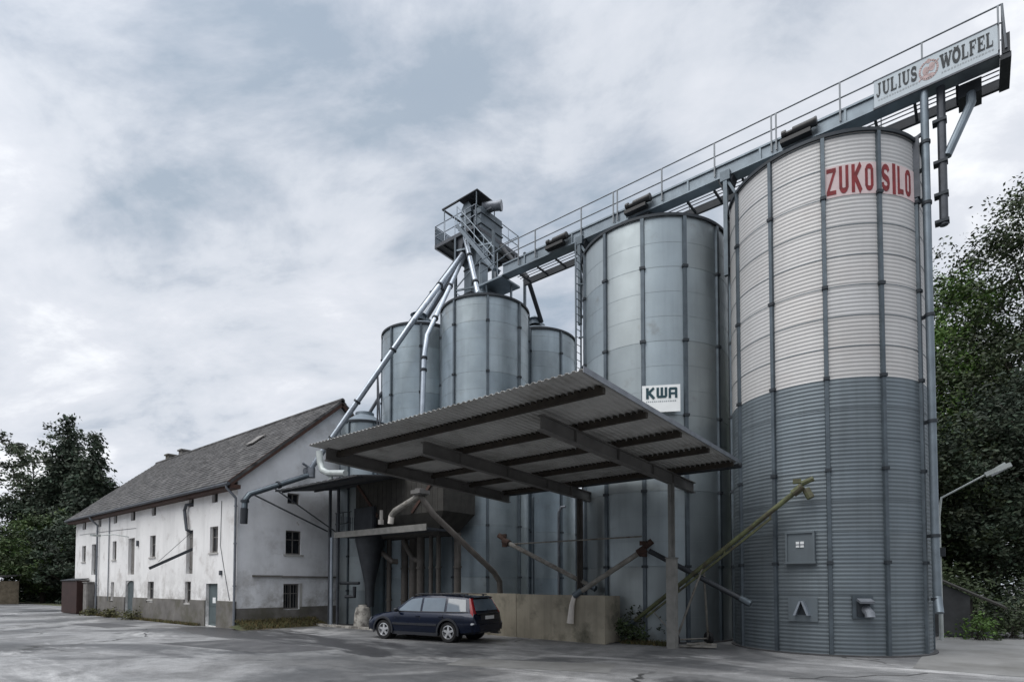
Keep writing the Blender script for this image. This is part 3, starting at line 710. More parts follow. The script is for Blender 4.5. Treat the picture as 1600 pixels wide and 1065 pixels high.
m=MB(); m.cbox(c+rd*2.66+Vector((0,0,1.3)),(.04,.5,.6),a); o2=m.build('outlet_plate','galv_rib',sB)
m=MB(); m.cbox(c+rd*2.70+Vector((0,0,1.24)),(.05,.3,.36),a); m.build('outlet_opening','galv_joint',o2)
m=MB(); m.beam(c+rd*2.68+tg*.02+Vector((0,0,1.5)),c+rd*2.92+tg*.02+Vector((0,0,1.43)),.34,.06); m.tube([c+rd*2.66+tg*.06+Vector((0,0,1.26)),c+rd*2.88+tg*.08+Vector((0,0,1.14)),c+rd*2.9+tg*.08+Vector((0,0,1.04))],.12,12); m.build('outlet_spout','zinc',o2)

# ---- lettering: strokes in a unit box, thickened to slabs
def ribbon(pts,w):
    out=[]
    for (x0,y0),(x1,y1) in zip(pts[:-1],pts[1:]):
        d=Vector((x1-x0,y1-y0)); 
        if d.length<1e-6: continue
        d.normalize(); n=Vector((-d.y,d.x))*w/2; e_=d*w*.12
        out.append([(x0-e_.x+n.x,y0-e_.y+n.y),(x0-e_.x-n.x,y0-e_.y-n.y),(x1+e_.x-n.x,y1+e_.y-n.y),(x1+e_.x+n.x,y1+e_.y+n.y)])
    return out
def arc(cx,cy,rx,ry,a0,a1,n=10): return [(cx+rx*cos(radians(a0+(a1-a0)*i/n)),cy+ry*sin(radians(a0+(a1-a0)*i/n))) for i in range(n+1)]
T=.28
SERIF={ # list of (points, width)
'J':[([(.55,.95),(.55,.25)],T),(arc(.32,.25,.23,.2,0,-180,8),.15),([(.32,.95),(.8,.95)],.09)],
'U':[([(.22,.95),(.22,.3)],T),(arc(.5,.3,.28,.24,180,360,8),.14),([(.78,.95),(.78,.3)],.13),([(.02,.95),(.42,.95)],.09),([(.62,.95),(.95,.95)],.09)],
'L':[([(.28,.95),(.28,.05)],T),([(.08,.95),(.5,.95)],.09),([(.08,.06),(.9,.06)],.11),([(.87,.05),(.87,.35)],.09)],
'I':[([(.5,.95),(.5,.05)],T),([(.25,.95),(.75,.95)],.09),([(.25,.05),(.75,.05)],.09)],
'S':[(arc(.5,.71,.3,.22,20,270,12),.2),(arc(.5,.27,.33,.22,90,-160,12),.21),([(.79,.95),(.79,.68)],.08),([(.18,.34),(.18,.04)],.08)],
'W':[([(.1,.95),(.3,.05)],.22),([(.3,.05),(.5,.8)],.12),([(.5,.8),(.7,.05)],.22),([(.7,.05),(.92,.95)],.12),([(-.06,.95),(.28,.95)],.09),([(.78,.95),(1.06,.95)],.09),([(.38,.95),(.6,.95)],.09)],
'O':[(arc(.5,.5,.34,.42,0,360,20),.25)],
'F':[([(.28,.95),(.28,.05)],T),([(.08,.94),(.9,.94)],.11),([(.87,.95),(.87,.68)],.09),([(.28,.52),(.68,.52)],.1),([(.66,.66),(.66,.38)],.08),([(.08,.05),(.52,.05)],.09)],
'E':[([(.28,.95),(.28,.05)],T),([(.08,.94),(.88,.94)],.11),([(.85,.95),(.85,.7)],.09),([(.28,.52),(.66,.52)],.1),([(.64,.66),(.64,.38)],.08),([(.08,.06),(.92,.06)],.11),([(.89,.05),(.89,.32)],.09)]}
SANS={
'Z':[([(.08,.93),(.92,.93)],.16),([(.86,.93),(.14,.07)],.2),([(.08,.07),(.92,.07)],.16)],
'U':[([(.2,1),(.2,.2)],.27),(arc(.5,.22,.3,.14,180,360,8),.2),([(.8,1),(.8,.2)],.27)],
'K':[([(.2,1),(.2,0)],.27),([(.28,.5),(.82,1)],.24),([(.36,.56),(.84,0)],.26)],
'O':[([(.2,.8),(.2,.2)],.27),([(.8,.8),(.8,.2)],.27),(arc(.5,.8,.3,.12,0,180,8),.18),(arc(.5,.2,.3,.12,180,360,8),.18)],
'S':[(arc(.5,.74,.3,.18,10,190,8),.2),([(.2,.74),(.25,.58),(.75,.42),(.8,.26)],.24),(arc(.5,.26,.3,.18,0,-190,8),.2)],
'I':[([(.5,1),(.5,0)],.28)],
'L':[([(.25,1),(.25,0)],.28),([(.15,.08),(.9,.08)],.18)],
'W':[([(.14,1),(.14,.18)],.22),([(.14,.13),(.86,.13)],.22),([(.5,1),(.5,.15)],.22),([(.86,1),(.86,.18)],.22)],
'A':[([(.17,0),(.17,.86)],.25),([(.15,.88),(.85,.88)],.22),([(.83,.9),(.83,0)],.25),([(.17,.42),(.83,.42)],.2)]}
def put_letter(m,spec,x0,w,z0,h,f,dpt):
    k=0
    for pts,wd in spec:
        for q in ribbon(pts,wd):
            k+=1
            lift=.0004*(k%7)
            v=[f(x0+x*w,z0+z*h,dpt+lift) for x,z in q]+[f(x0+x*w,z0+z*h,0) for x,z in q]
            m.add(v,[(0,1,2,3),(0,4,5,1),(1,5,6,2),(2,6,7,3),(3,7,4,0)])
# ZUKOSILO painted on the rings
def onsilo(deg0,R):
    def f(s,z,d):
        a=radians(deg0)+s/R; return (-3.64+(R+d)*cos(a),19.83+(R+d)*sin(a),z)
    return f
R_=2.63+.009
m=MB(); f=onsilo(-77.0,R_); n=20; arcL=radians(59)*R_
for i in range(n):
    a,b=arcL*i/n,arcL*(i+1)/n
    m.add([f(a,12.36,.004),f(b,12.36,.004),f(b,13.22,.004),f(a,13.22,.004)],[(0,1,2,3)])
m.build('lettering_ground','letter_pinkground',sB)
word='ZUKOSILO'; wl=[.29,.29,.33,.28,.32,.16,.29,.30]; x=.05
for ch,w_ in zip(word,wl):
    m=MB()
    # subdivide strokes in height so that they follow the curve well enough
    put_letter(m,SANS[ch] if ch!='I' else [([(.5,1),(.5,0)],.7)],x,w_*.88,12.44,.72,f,.012); x+=w_*1.03+(.15 if ch=='O' else 0)
    m.build('painted_letter','letter_red',sB,smooth=0)
# KWA sign bolted to the wide silo: a flat plate on brackets
c,rd,tg,a=cyl_frame(-9.26,19.84,2.63,-60.5)
SG=thing('name_sign',tuple(c+rd*2.82+Vector((0,0,7.5))),'white square sign with teal letters KWA on the wide silo','sign')
f=lambda s,z,d: c+rd*(2.80+d)+tg*(s-.6)+Vector((0,0,z))
m=MB(); v=[f(s,z,d) for d in(-.015,.015) for s,z in((0,7.48),(1.2,7.48),(1.2,8.36),(0,8.36))]
m.add(v,[(3,2,1,0),(4,5,6,7),(0,1,5,4),(1,2,6,5),(2,3,7,6),(3,0,4,7)])
m.cbox(c+rd*2.71+Vector((0,0,8.2)),(.16,1.0,.05),a); m.cbox(c+rd*2.71+Vector((0,0,7.65)),(.16,1.0,.05),a)
m.build('panel','sign_white',SG,smooth=0)
for ch,xx,w_ in (('K',.10,.32),('W',.44,.36),('A',.82,.30)):
    m=MB(); put_letter(m,SANS[ch],xx,w_,7.93,.34,lambda s,z,d: f(s,z,d+.016),.012); m.build('letter','letter_teal',SG,smooth=0)
m=MB()
random.seed(3)
x=.12
while x<1.08:
    w_=random.uniform(.03,.06); m.add([f(x,7.80,.0165),f(x+w_,7.80,.0165),f(x+w_,7.85,.0165),f(x,7.85,.0165)],[(0,1,2,3)]); x+=w_+.02
m.build('small_print','small_print',SG,smooth=0)

# ------------------------------------------------------------------ conveyor bridge over the silos
CX0, CX1 = -16.0, 0.72
YC0, YC1, ZC0, ZC1 = 19.08, 19.5, 15.50, 15.98
cv=thing('conveyor_bridge',(-7.6,19.4,15.4),'long steel grain conveyor with railed catwalk running over the silo tops','conveyor')
m=MB(); m.box(CX0,CX1,YC0,YC1,ZC0,ZC1)
m.box(CX0,CX1,YC0-.05,YC0-.002,ZC1-.06,ZC1); m.box(CX0,CX1,YC0-.05,YC0-.002,ZC0,ZC0+.05)
x=CX0+1.2
while x<CX1: m.box(x,x+.06,YC0-.045,YC0-.003,ZC0+.052,ZC1-.062); x+=2.4
m.build('housing','galv_steel',cv)
m=MB(); m.box(CX0+.3,CX1+.15,20.22,20.32,15.42,15.68); m.build('catwalk_beam','dark_steel',cv)
m=MB()
x=CX0+.6
while x<CX1-.1: m=MB(); m.box(x,x+.07,YC1+.002,20.218,15.47,15.53); m.build('catwalk_rung','dark_steel',cv); x+=.95

m=MB()
for y in (19.68,19.86,20.04): m.box(CX0+.35,CX1,y-.012,y+.012,15.535,15.56)
m.build('catwalk_grating','zinc_dark',cv)
m=MB()
rx=[-15.07,-14.17,-11.9,-10.47,-10.3,-8.51,-6.62,-4.81,-4.67,-2.89,-.9,.70]
for x in rx: m.box(x-.022,x+.022,YC0-.095,YC0-.052,15.6,16.78)
for z in (16.30,16.78): m.tube([(-15.9,YC0-.075,z),(.78,YC0-.075,z)],.022,6)
m.tube([(.78,YC0-.075,16.78),(.84,YC0-.05,15.6)],.03,6)
for z in (16.30,16.78): m.tube([(.78,YC0-.075,z),(.82,20.25,z)],.022,6)
m.tube([(.82,20.25,16.78),(.82,20.25,15.5)],.03,6)
for z in (16.30,16.78): m.tube([(-8,20.27,z),(.82,20.27,z)],.018,6)
for x in (-8,-6,-4,-2): m.tube([(x,20.27,16.78),(x,20.27,15.6)],.018,6)
m.build('railing','rail_steel',cv)
m=MB(); m.box(CX1+.002,CX1+.22,YC0-.02,20.32,15.36,15.50); m.box(CX1+.05,CX1+.2,YC0-.04,YC0+.4,15.502,16.0); m.box(-.15,.35,19.5,20.1,15.1,15.47); m.build('end_frame','dark_steel',cv)
for x0 in (-4.15,-9.55,-13.15):
    m=MB(); m.tube([(x0,YC0-.2,15.85),(x0+.6,YC0-.2,15.85)],.125,14); m.tube([(x0+.6,YC0-.2,15.85),(x0+.66,YC0-.2,15.85)],.135,14)
    m.tube([(x0-.2,YC0-.2,15.85),(x0,YC0-.2,15.85)],.08,12); m.tube([(x0-.32,YC0-.2,15.87),(x0-.2,YC0-.2,15.87)],.12,12)
    m.box(x0-.36,x0+.5,YC0-.3,YC0-.052,15.58,15.70)
    m.build('motor','black_motor',cv)
for x in (-12.0,-9.3,-6.28,-3.7):
    m=MB(); m.prism([(x-.26,YC0-.01,15.497),(x+.26,YC0-.01,15.497),(x+.12,YC0-.01,15.1),(x-.12,YC0-.01,15.1)],(0,.4,0)); m.build('gate','dark_steel',cv)
# catwalk supports that stand on the silo shoulders
for x in (-6.26,-11.98):
    m=MB(); m.beam((x,19.0,15.6),(x,19.0,12.1),.13,.13); m.beam((x,19.02,15.4),(x+.5,19.1,14.4),.08,.08); m.box(x-.16,x+.16,18.92,19.075,15.3,15.62); m.beam((x,19.0,13.9),(x+.35,19.2,13.9),.06,.06); m.beam((x,19.0,12.4),(x+.35,19.2,12.4),.06,.06)
    m.build('support_strut','galv_rib',cv)
# ladder on the wide silo
lad=thing('silo_ladder',(-11.75,18.85,0),'narrow steel ladder standing against the left flank of the wide silo','ladder')
m=MB()
for y in (18.62,18.98): m.beam((-11.92,y,9.0),(-11.92,y,15.2),.04,.06)
z=9.1
while z<15.1: m.tube([(-11.92,18.62,z),(-11.92,18.98,z)],.014,5); z+=.3
m.build('rail','galv_rib',lad)
for z in (9.4,11.5,13.6): m=MB(); m.beam((-11.9,18.8,z),(-11.4,19.0,z),.05,.05); m.build('bracket','galv_rib',lad)
m=MB(); m.tube([(-12.05,19.25,15.1),(-12.2,19.25,14.7),(-11.98,19.4,12.9)],.11,10); m.tube([(-11.98,19.4,12.9),(-11.98,19.4,9.4)],.09,8)
solo('discharge_pipe',m,'galv_pipe','pale discharge pipe dropping from the conveyor beside the silo ladder','pipe')
# lean-to hood behind the ladder and a small railed landing
m=MB(); m.prism([(-13.0,20.6,11.05),(-11.6,20.6,11.75),(-11.6,21.6,11.75),(-13.0,21.6,11.05)],(0,0,.05))
ld=thing('silo_landing',(-12.4,21,0),'small dark hood over a railed landing between wide silo and slim silos','landing')
m.build('hood','dark_steel',ld)
m=MB(); m.box(-13.1,-11.6,20.6,21.6,8.35,8.45); m.build('deck','zinc_dark',ld)
m=MB()
for x,y in ((-12.9,20.65),(-12.2,20.65),(-12.9,21.55)): m.tube([(x,y,0),(x,y,11.1 if x<-12.5 else 9.5)],.05,6)
for z in (9.0,9.5): m.tube([(-12.9,20.65,z),(-12.0,20.65,z)],.025,5)
m.tube([(-12.9,20.65,10.9),(-12.45,20.6,10.6),(-12.1,20.6,10.1)],.05,6)
m.build('railing','dark_steel',ld)

# long down pipes at the right side of the corrugated silo
pp=thing('grain_downpipe',(-.82,19.15,1.0),'tall grain downpipe running down the right edge of the corrugated silo','pipe')
m=MB(); m.tube([(-.88,19.1,15.9),(-.88,19.1,3.1),(-.86,19.1,1.55)],.098,14); m.tube([(-.86,19.1,1.55),(-.82,18.95,1.14)],.105,14); m.build('pipe','galv_steel',pp)
for z in (14.0,12.3,9.2,6.3,3.2,1.5): m=MB(); m.lathe([(.099,z-.04),(.122,z-.04),(.122,z+.04),(.099,z+.04)],-.88,19.1,16); m.build('collar','galv_joint',pp)
for z in (14.3,13.3,12.45,9.2,6.3,3.2): m=MB(); m.beam((-.95,19.12,z),(-1.3,19.35,z),.06,.09); m.build('bracket','zinc_dark',pp)
m=MB(); m.box(-1.28,-1.02,18.95,19.3,12.5,14.2); m.build('bracket_plate','zinc_dark',pp)
p2=thing('discharge_pipe',(-.35,19.6,12),'short forked discharge pipe hanging from the high end of the conveyor','pipe')
m=MB(); m.tube([(-.52,19.3,15.5),(-.52,19.3,11.65)],.10,12); m.build('pipe','zinc_dark',p2)
m=MB(); m.tube([(.12,19.55,15.15),(.12,19.5,14.85),(-.42,19.33,13.55)],.11,12); m.build('branch','galv_steel',p2)
for z in (14.55,13.4,12.5,11.75): m=MB(); m.box(-.72,-.40,19.18,19.42,z-.04,z+.04); m.build('collar','galv_joint',p2)

# name board on the conveyor
nb=thing('name_board',(-.6,18.98,15.9),'long pale name board with black lettering JULIUS WÖLFEL on the conveyor','sign')
bx0,bx1,bz0,bz1=-2.03,.68,15.50,16.27; yb=18.955
m=MB(); m.box(bx0,bx1,yb,yb+.03,bz0,bz1); m.build('panel','sign_pale',nb)
m=MB(); m.box(bx0-.02,bx1+.02,yb-.01,yb+.032,bz0-.05,bz0-.001); m.box(bx0-.02,bx1+.02,yb-.01,yb+.032,bz1+.001,bz1+.03); m.build('frame','zinc_dark',nb)
g=lambda s,z,d:(bx0+s,yb-.003-d,bz0+z)
x=.06
for ch,w_ in zip('JULIUS',(.14,.18,.16,.11,.18,.16)):
    m=MB(); put_letter(m,SERIF[ch],x,w_*1.0,.27,.40,g,.008); x+=w_*1.04; m.build('letter','letter_black',nb,smooth=0)
x=1.53
for ch,w_ in zip('WOLFEL',(.24,.19,.16,.16,.17,.16)):
    m=MB(); put_letter(m,SERIF[ch],x,w_*1.0,.25,.40,g,.008)
    if ch=='O':
        for q in (.32,.68): m.add([g(x+w_*q-.018,.655,.008),g(x+w_*q+.018,.655,.008),g(x+w_*q+.018,.69,.008),g(x+w_*q-.018,.69,.008)],[(0,1,2,3)])
    x+=w_*1.02; m.build('letter','letter_black',nb,smooth=0)
m=MB(); random.seed(11)
for xa,xb,zz in ((.10,1.0,.15),(1.55,2.6,.13)):
    x=xa; m=MB()
    while x<xb: w_=random.uniform(.03,.055); m.add([g(x,zz,.0005),g(x+w_,zz,.0005),g(x+w_,zz+.045,.0005),g(x,zz+.045,.0005)],[(0,1,2,3)]); x+=w_+.02
    m.build('small_print','small_print',nb,smooth=0)
m=MB(); cx_,cz_=1.27,.40
def disc(m,cx,cz,rx,rz,d,n=20,a0=0,a1=360):
    m.add([g(cx,cz,d)]+[g(cx+rx*cos(radians(a0+(a1-a0)*i/n)),cz+rz*sin(radians(a0+(a1-a0)*i/n)),d) for i in range(n+1)],[(0,i,i+1) for i in range(1,n+1)])
for q in ribbon(arc(cx_,cz_,.2,.25,0,360,24),.045): m.add([g(a,b,.003) for a,b in q],[(0,1,2,3)])
disc(m,cx_-.06,cz_+.0,.075,.11,.004); disc(m,cx_+.07,cz_+.05,.07,.12,.004); disc(m,cx_+.0,cz_+.24,.05,.06,.005); disc(m,cx_,cz_-.16,.13,.05,.004)
for q in ribbon([(cx_-.22,cz_-.22),(cx_-.05,cz_-.05),(cx_+.22,cz_+.18)],.03): m.add([g(a,b,.006) for a,b in q],[(0,1,2,3)])
m.build('emblem','emblem_red',nb,smooth=0)

# ------------------------------------------------------------------ elevator tower
TX,TY=-20.2,22.0
tw=thing('elevator_tower',(TX,TY,0),'bucket elevator tower with roofed head platform rising between the slim silos','tower')
for x,w_ in ((-20.35,.5),(-19.55,.42)): m=MB(); m.box(x-w_/2,x+w_/2,21.4,21.85,0,19.38); m.build('shaft','galv_steel',tw)
for z in np.arange(14.5,19.3,1.25):
    m=MB(); m.box(-20.63,-20.07,21.37,21.88,z,z+.06); m.build('shaft_flange','galv_joint',tw)
    m=MB(); m.box(-19.79,-19.31,21.37,21.88,z,z+.06); m.build('shaft_flange','galv_joint',tw)
for x,y in ((-20.75,20.92),(-18.75,21.6),(-20.75,24.2),(-18.75,24.2)): m=MB(); m.beam((x,y,0),(x,y,19.87),.12,.12); m.build('post','galv_rib',tw)
PX0,PX1,PY0,PY1,PZ=-22.3,-19.35,20.92,24.4,20.0
m=MB()
for y in (PY0,PY1): m.box(PX0,PX1,y-.04,y+.04,PZ-.12,PZ+.06)
for x in (PX0,PX1): m.box(x-.04,x+.04,PY0+.041,PY1-.041,PZ-.12,PZ+.06)
for x in np.arange(PX0+.5,PX1,.6): m.box(x-.03,x+.03,PY0+.041,PY1-.041,PZ-.1,PZ-.02)
for a,b in (((PX0,PY0,PZ-.1),(-20.75,PY0+.02,18.6)),((PX1,PY1-.3,PZ-.1),(-18.75,23.4,18.6))): m.beam(a,b,.06,.06)
m.build('platform_frame','zinc_dark',tw)
m=MB(); m.box(PX0+.05,PX1-.05,PY0+.05,PY1-.05,PZ-.015,PZ+.015); m.build('platform_deck','zinc_dark',tw)
m=MB()
for (xa,ya,xb,yb_) in ((PX0,PY0,PX1,PY0),(PX1,PY0,PX1,PY1),(PX0,PY1,PX1,PY1),(PX0,PY0,PX0,PY1)):
    for z in (PZ+.55,PZ+1.1): m.tube([(xa,ya,z),(xb,yb_,z)],.026,6)
    n=4
    for i in range(n+1):
        x,y=xa+(xb-xa)*i/n,ya+(yb_-ya)*i/n; m.tube([(x,y,PZ),(x,y,PZ+1.1)],.024,6)
m.build('railing','galv_pipe',tw)
m=MB(); m.box(PX0-.045,PX0-.005,PY0+.02,PY0+2.2,PZ+.06,PZ+1.05); m.build('side_sheet','galv_steel',tw)
m=MB(); m.box(-20.62,-19.95,21.2,22.3,PZ-.6,PZ+1.45); m.prism([(-20.62,21.2,PZ+1.452),(-19.95,21.2,PZ+1.452),(-20.1,21.2,PZ+1.72),(-20.45,21.2,PZ+1.72)],(0,1.1,0)); m.box(-20.68,-19.9,21.15,22.35,PZ+.5,PZ+.56); m.box(-20.68,-19.9,21.15,22.35,PZ+1.1,PZ+1.16)
m.build('head_box','galv_rib',tw)
m=MB(); m.box(-19.85,-19.32,21.3,22.95,PZ-.4,PZ+1.2); m.box(-19.9,-19.27,21.25,23.0,PZ+.3,PZ+.36); m.box(-19.9,-19.27,21.25,23.0,PZ+.85,PZ+.9); m.build('head_box','galv_rib',tw)
m=MB(); m.tube([(-19.6,21.75,PZ+1.47),(-18.8,22.15,PZ+1.43)],.24,14); m.tube([(-18.8,22.15,PZ+1.43),(-18.7,22.2,PZ+1.425)],.27,14); m.box(-19.6,-19.05,21.75,22.05,PZ+1.2,PZ+1.3); m.build('motor','zinc',tw)
m=MB(); m.box(PX1-1.25,PX1+.1,PY0+.0,PY0+1.5,PZ+1.82,PZ+1.87); m.box(PX1-2.45,PX1-1.25,PY0+.0,PY0+.09,PZ+1.80,PZ+1.87); m.box(PX1-2.45,PX1-1.25,PY0+1.42,PY0+1.5,PZ+1.80,PZ+1.87); m.box(PX1-2.45,PX1-2.37,PY0+.09,PY0+1.42,PZ+1.80,PZ+1.87)
m.build('roof','dark_steel',tw)
for x,y in ((PX1-2.3,PY0+.05),(PX1,PY0+.06),(PX1,PY0+1.45),(PX1-2.3,PY0+1.45)):
    m=MB(); m.tube([(x,y,PZ+.02),(x,y,PZ+1.80)],.03,6); m.build('roof_post','galv_rib',tw)
m=MB()  # stair flight and its stringers on the near side
for y in (20.75,20.35):
    m.beam((-20.2,y+.1,PZ+.1),(-16.7,y-1.1,16.1),.05,.16)
for i in range(14):
    t=i/13; m.beam((-20.2+3.5*t,20.85-1.2*t,PZ-3.9*t+.05),(-20.2+3.5*t,20.45-1.2*t,PZ-3.9*t+.05),.22,.03)
for dz in (.55,1.0):
    m.tube([(-20.2,20.45,PZ+.1+dz),(-16.7,19.25,16.1+dz)],.022,6)
for i in range(5):
    t=i/4; m.tube([(-20.2+3.5*t,20.45-1.2*t,PZ+.1-3.9*t),(-20.2+3.5*t,20.45-1.2*t,PZ+1.1-3.9*t)],.02,6)
m.build('stair','galv_steel',tw)
m=MB()
for a,b in (((-20.75,20.92,15.2),(-18.75,21.6,17)),((-18.75,21.6,15.2),(-20.75,20.92,17)),((-20.75,20.92,17.2),(-18.75,21.6,19.2))): m.beam(a,b,.05,.05)
for z in (15.1,17.1,19.2): m.beam((-20.75,20.92,z),(-18.75,21.6,z),.07,.09)
m.build('bracing','galv_steel',tw)
m=MB(); m.prism([(-21.0,21.0,19.9),(-20.2,21.0,19.9),(-20.45,21.0,19.0),(-20.8,21.0,19.0)],(0,.5,0)); m.box(-20.95,-20.3,21.02,21.48,18.75,19.0); m.build('distributor','zinc_dark',tw)
# landing where stair meets the conveyor
m=MB(); m.box(-17.4,-16.0,19.0,20.3,15.42,15.5)
for x in (-17.35,-16.3): m.tube([(x,19.05,15.5),(x,19.05,16.6)],.022,6)
m.tube([(-17.35,19.05,16.6),(-15.9,19.05,16.78)],.022,6); m.tube([(-17.35,19.05,16.05),(-15.9,19.05,16.3)],.022,6)
m.beam((-17.0,19.1,15.42),(-17.2,19.4,14.4),.07,.07); m.beam((-16.2,19.9,15.42),(-16.2,19.9,14.2),.08,.08); m.beam((-17.3,20.1,15.42),(-17.3,20.1,14.4),.08,.08)
m.build('landing','galv_steel',tw)

# slanting pipes from the tower
def pipe(pts,r,mt,label,collars=None,nm='grain_pipe'):
    t=thing(nm,pts[-1],label,'pipe'); m=MB(); m.tube(pts,r,12); m.build('pipe',mt,t)
    if collars:
        for a in collars:
            m=MB(); k=int(a); t_=a-k; p=Vector(pts[k]).lerp(Vector(pts[k+1]),t_); d=(Vector(pts[k+1])-Vector(pts[k])).normalized()
            m.tube([p-d*.05,p+d*.05],r*1.35,12); m.build('collar','galv_joint',t)
    return t
HUB=Vector((-20.62,21.0,18.8))
lp=pipe([HUB+Vector((.3,0,.1)),(-19.95,17.4,14.05),(-24.0,14.75,7.3)],.125,'galv_pipe','long straight pipe slanting from the elevator tower down past the warehouse gable',(0.5,1.2,1.55,1.8))
m=MB(); m.tube([(-21.37,16.47,11.6),(-20.9,16.45,6.36)],.04,6); m.tube([(-21.37,16.47,11.6),(-21.5,16.6,6.36)],.045,6); m.build('stay','zinc_dark',lp)
sp=pipe([(-24.0,14.75,7.0),(-24.0,11.85,5.72),(-24.0,11.66,5.45),(-24.0,11.62,4.55)],.125,'galv_rib','bent loading spout ending in a downward hose before the gable',(.55,2.05),'loading_spout')
m=MB(); m.tube([(-24,11.64,5.1),(-24,11.62,4.45)],.15,12); m.build('hose','dark_steel',sp)
m=MB(); m.tube([(-24.15,14.5,7.15),(-24.15,14.85,7.15)],.16,12); m.tube([(-24.0,14.75,7.25),(-24.0,14.3,7.45)],.06,8); m.lathe([(.2,6.85),(.2,7.3)],-24.0,14.72,12,close_top=True); m.build('drive','zinc',sp)
m=MB()
for a,b in (((-23.9,11.95,5.72),(-23.0,15.0,4.3)),((-23.9,12.9,6.1),(-22.5,15.1,4.25))): m.beam(a,b,.05,.06)
m.build('stay','dark_steel',sp)
pipe([HUB+Vector((.25,.1,0)),(-18.95,17.3,13.0),(-18.85,17.05,11.9),(-18.9,16.9,6.5)],.11,'galv_pipe','pale pipe with a kink dropping in front of the slim silos to the canopy',(.4,.8,2.0,2.1))
pipe([HUB+Vector((-.1,.15,0)),(-21.79,19.61,15.4)],.12,'galv_pipe','short pipe running from the tower to the roof of the darker slim silo',(.5,))
pipe([HUB+Vector((.05,.25,0)),(-23.45,17.6,10.45)],.085,'zinc_dark','thin dark pipe leading down to the small low silo',(.6,))
pipe([HUB+Vector((-.25,.05,0)),(-22.3,19.0,15.0)],.09,'zinc_dark','dark thin pipe lying behind the long straight slanting pipe',(.5,))
pipe([(-18.0,21.3,18.6),(-16.5,21.5,16.6),(-16.9,23.2,15.15)],.11,'dark_steel','dark pipe slanting from the tower to the silo at the back',(.8,))
pipe([(-20.0,20.85,19.6),(-18.2,20.0,15.3)],.13,'galv_pipe','bright pipe dropping from the tower head onto the silo below',(.3,.7))
# little roof vents
for sx,sy,lab in ((-17.6,23.71,'small grey cap hood on the roof of the silo at the back'),(-21.79,19.61,'small grey cap hood on the roof of the darker slim silo')):
    m=MB(); m.lathe([(.3,15.05),(.3,15.3),(.42,15.3),(.05,15.55)],sx+.35,sy-1.0+.4,14,close_top=True); solo('roof_vent',m,'galv_steel',lab,'vent')

# ------------------------------------------------------------------ canopy
KX0,KX1,KY0,KY1=-14.0,-5.3,8.5,16.9
kz=lambda y: 5.64+(5.42-5.64)*(y-KY0)/(KY1-KY0)
cn=thing('loading_canopy',(-9.6,14,0),'large open canopy roof of grey corrugated sheet on deep beams','canopy')
m=MB(); per=.15; n=int((KX1-KX0)/per)
pr=[]
for i in range(n):
    x=KX0+i*per; pr+= [(x,0),(x+.055,0),(x+.075,.026),(x+.13,.026)]
pr.append((KX0+n*per,0))
vs=[];fs=[]
YS=[KY0,10.4,12.3,14.2,15.6,KY1]
for k,y in enumerate(YS):
    for x,z in pr: vs.append((x,y,kz(y)+z))
q=len(pr)
for k in range(len(YS)-1):
    for i in range(q-1): fs.append((k*q+i,k*q+i+1,(k+1)*q+i+1,(k+1)*q+i))
o=len(vs)
vs+=[(a,b,c+.008) for a,b,c in vs]; fs+=[tuple(i+o for i in f)[::-1] for f in fs]
for i in range(q-1): fs.append((i,i+1,o+i+1,o+i)); b_=(len(YS)-1)*q; fs.append((b_+i,b_+i+1,o+b_+i+1,o+b_+i))
m.add(vs,fs); m.build('roof_sheet','canopy_sheet',cn,smooth=0)
for y in (9.32,11.1,12.9,14.7,16.6):
    m=MB(); m.box(KX0+.05,KX1-.05,y-.05,y+.05,kz(y)-.17,kz(y)-.052)
    x=KX0+.07
    while x<KX1-.2:
        w_=random.uniform(.06,.10); m.box(x,x+w_,y-.05,y+.05,kz(y)-.0525,kz(y)-.002); x+=.15  # dark blocks stand in for shadow gaps below the sheet's corrugations
    m.build('purlin','purlin_wood',cn)
bz=lambda y: 5.64-.16-.175-(y-9.7)*.036
for x in (-7.1,-10.75,-13.85):
    ya=9.7 if x>-12 else 8.95
    up_=0 if x>-12 else .13
    m=MB(); m.ibeam((x,ya,bz(ya)+up_),(x,18.05 if x>-12 else 16.9,bz(18.05 if x>-12 else 16.9)+up_),.17,.34,.025)
    for y in (11.0,13.0,15.0,16.4): m.box(x-.08,x+.08,y-.008,y+.008,bz(y)+up_-.14,bz(y)+up_+.14)
    m.build('beam','canopy_beam',cn)
m=MB(); m.box(KX1+.002,KX1+.02,KY0,KY1,5.40,5.46)
m.add([(KX1+.003,KY0,kz(KY0)-.02),(KX1+.003,KY1,kz(KY1)-.02),(KX1+.003,KY1,kz(KY1)+.06),(KX1+.003,KY0,kz(KY0)+.06)],[(0,1,2,3)])
m=MB(); m.beam((KX1+.01,KY0,kz(KY0)+.02),(KX1+.01,KY1,kz(KY1)+.02),.015,.11); m.build('verge_trim','zinc',cn)
m=MB(); m.ibeam((-7.1,16.32,2.7),(-7.1,16.32,bz(16.32)-.172),.24,.24,.02); m.box(-7.25,-6.95,16.17,16.47,2.66,2.70); 
p_=m.build('post','post_steel',cn)
m=MB(); m.box(-7.23,-6.97,16.19,16.45,0,2.66); m.build('concrete_foot','post_concrete',p_)
m=MB(); m.ibeam((-10.75,17.0,0),(-10.75,17.0,bz(17.0)-.172),.2,.2,.02); m.build('post','brown_pipe',cn,label='dark brown steel post behind the concrete wall')
m=MB(); m.tube([(KX0-.1,KY1+.08,5.35),(KX1+.05,KY1+.08,5.33)],.08,8); m.build('gutter','dark_steel',cn)
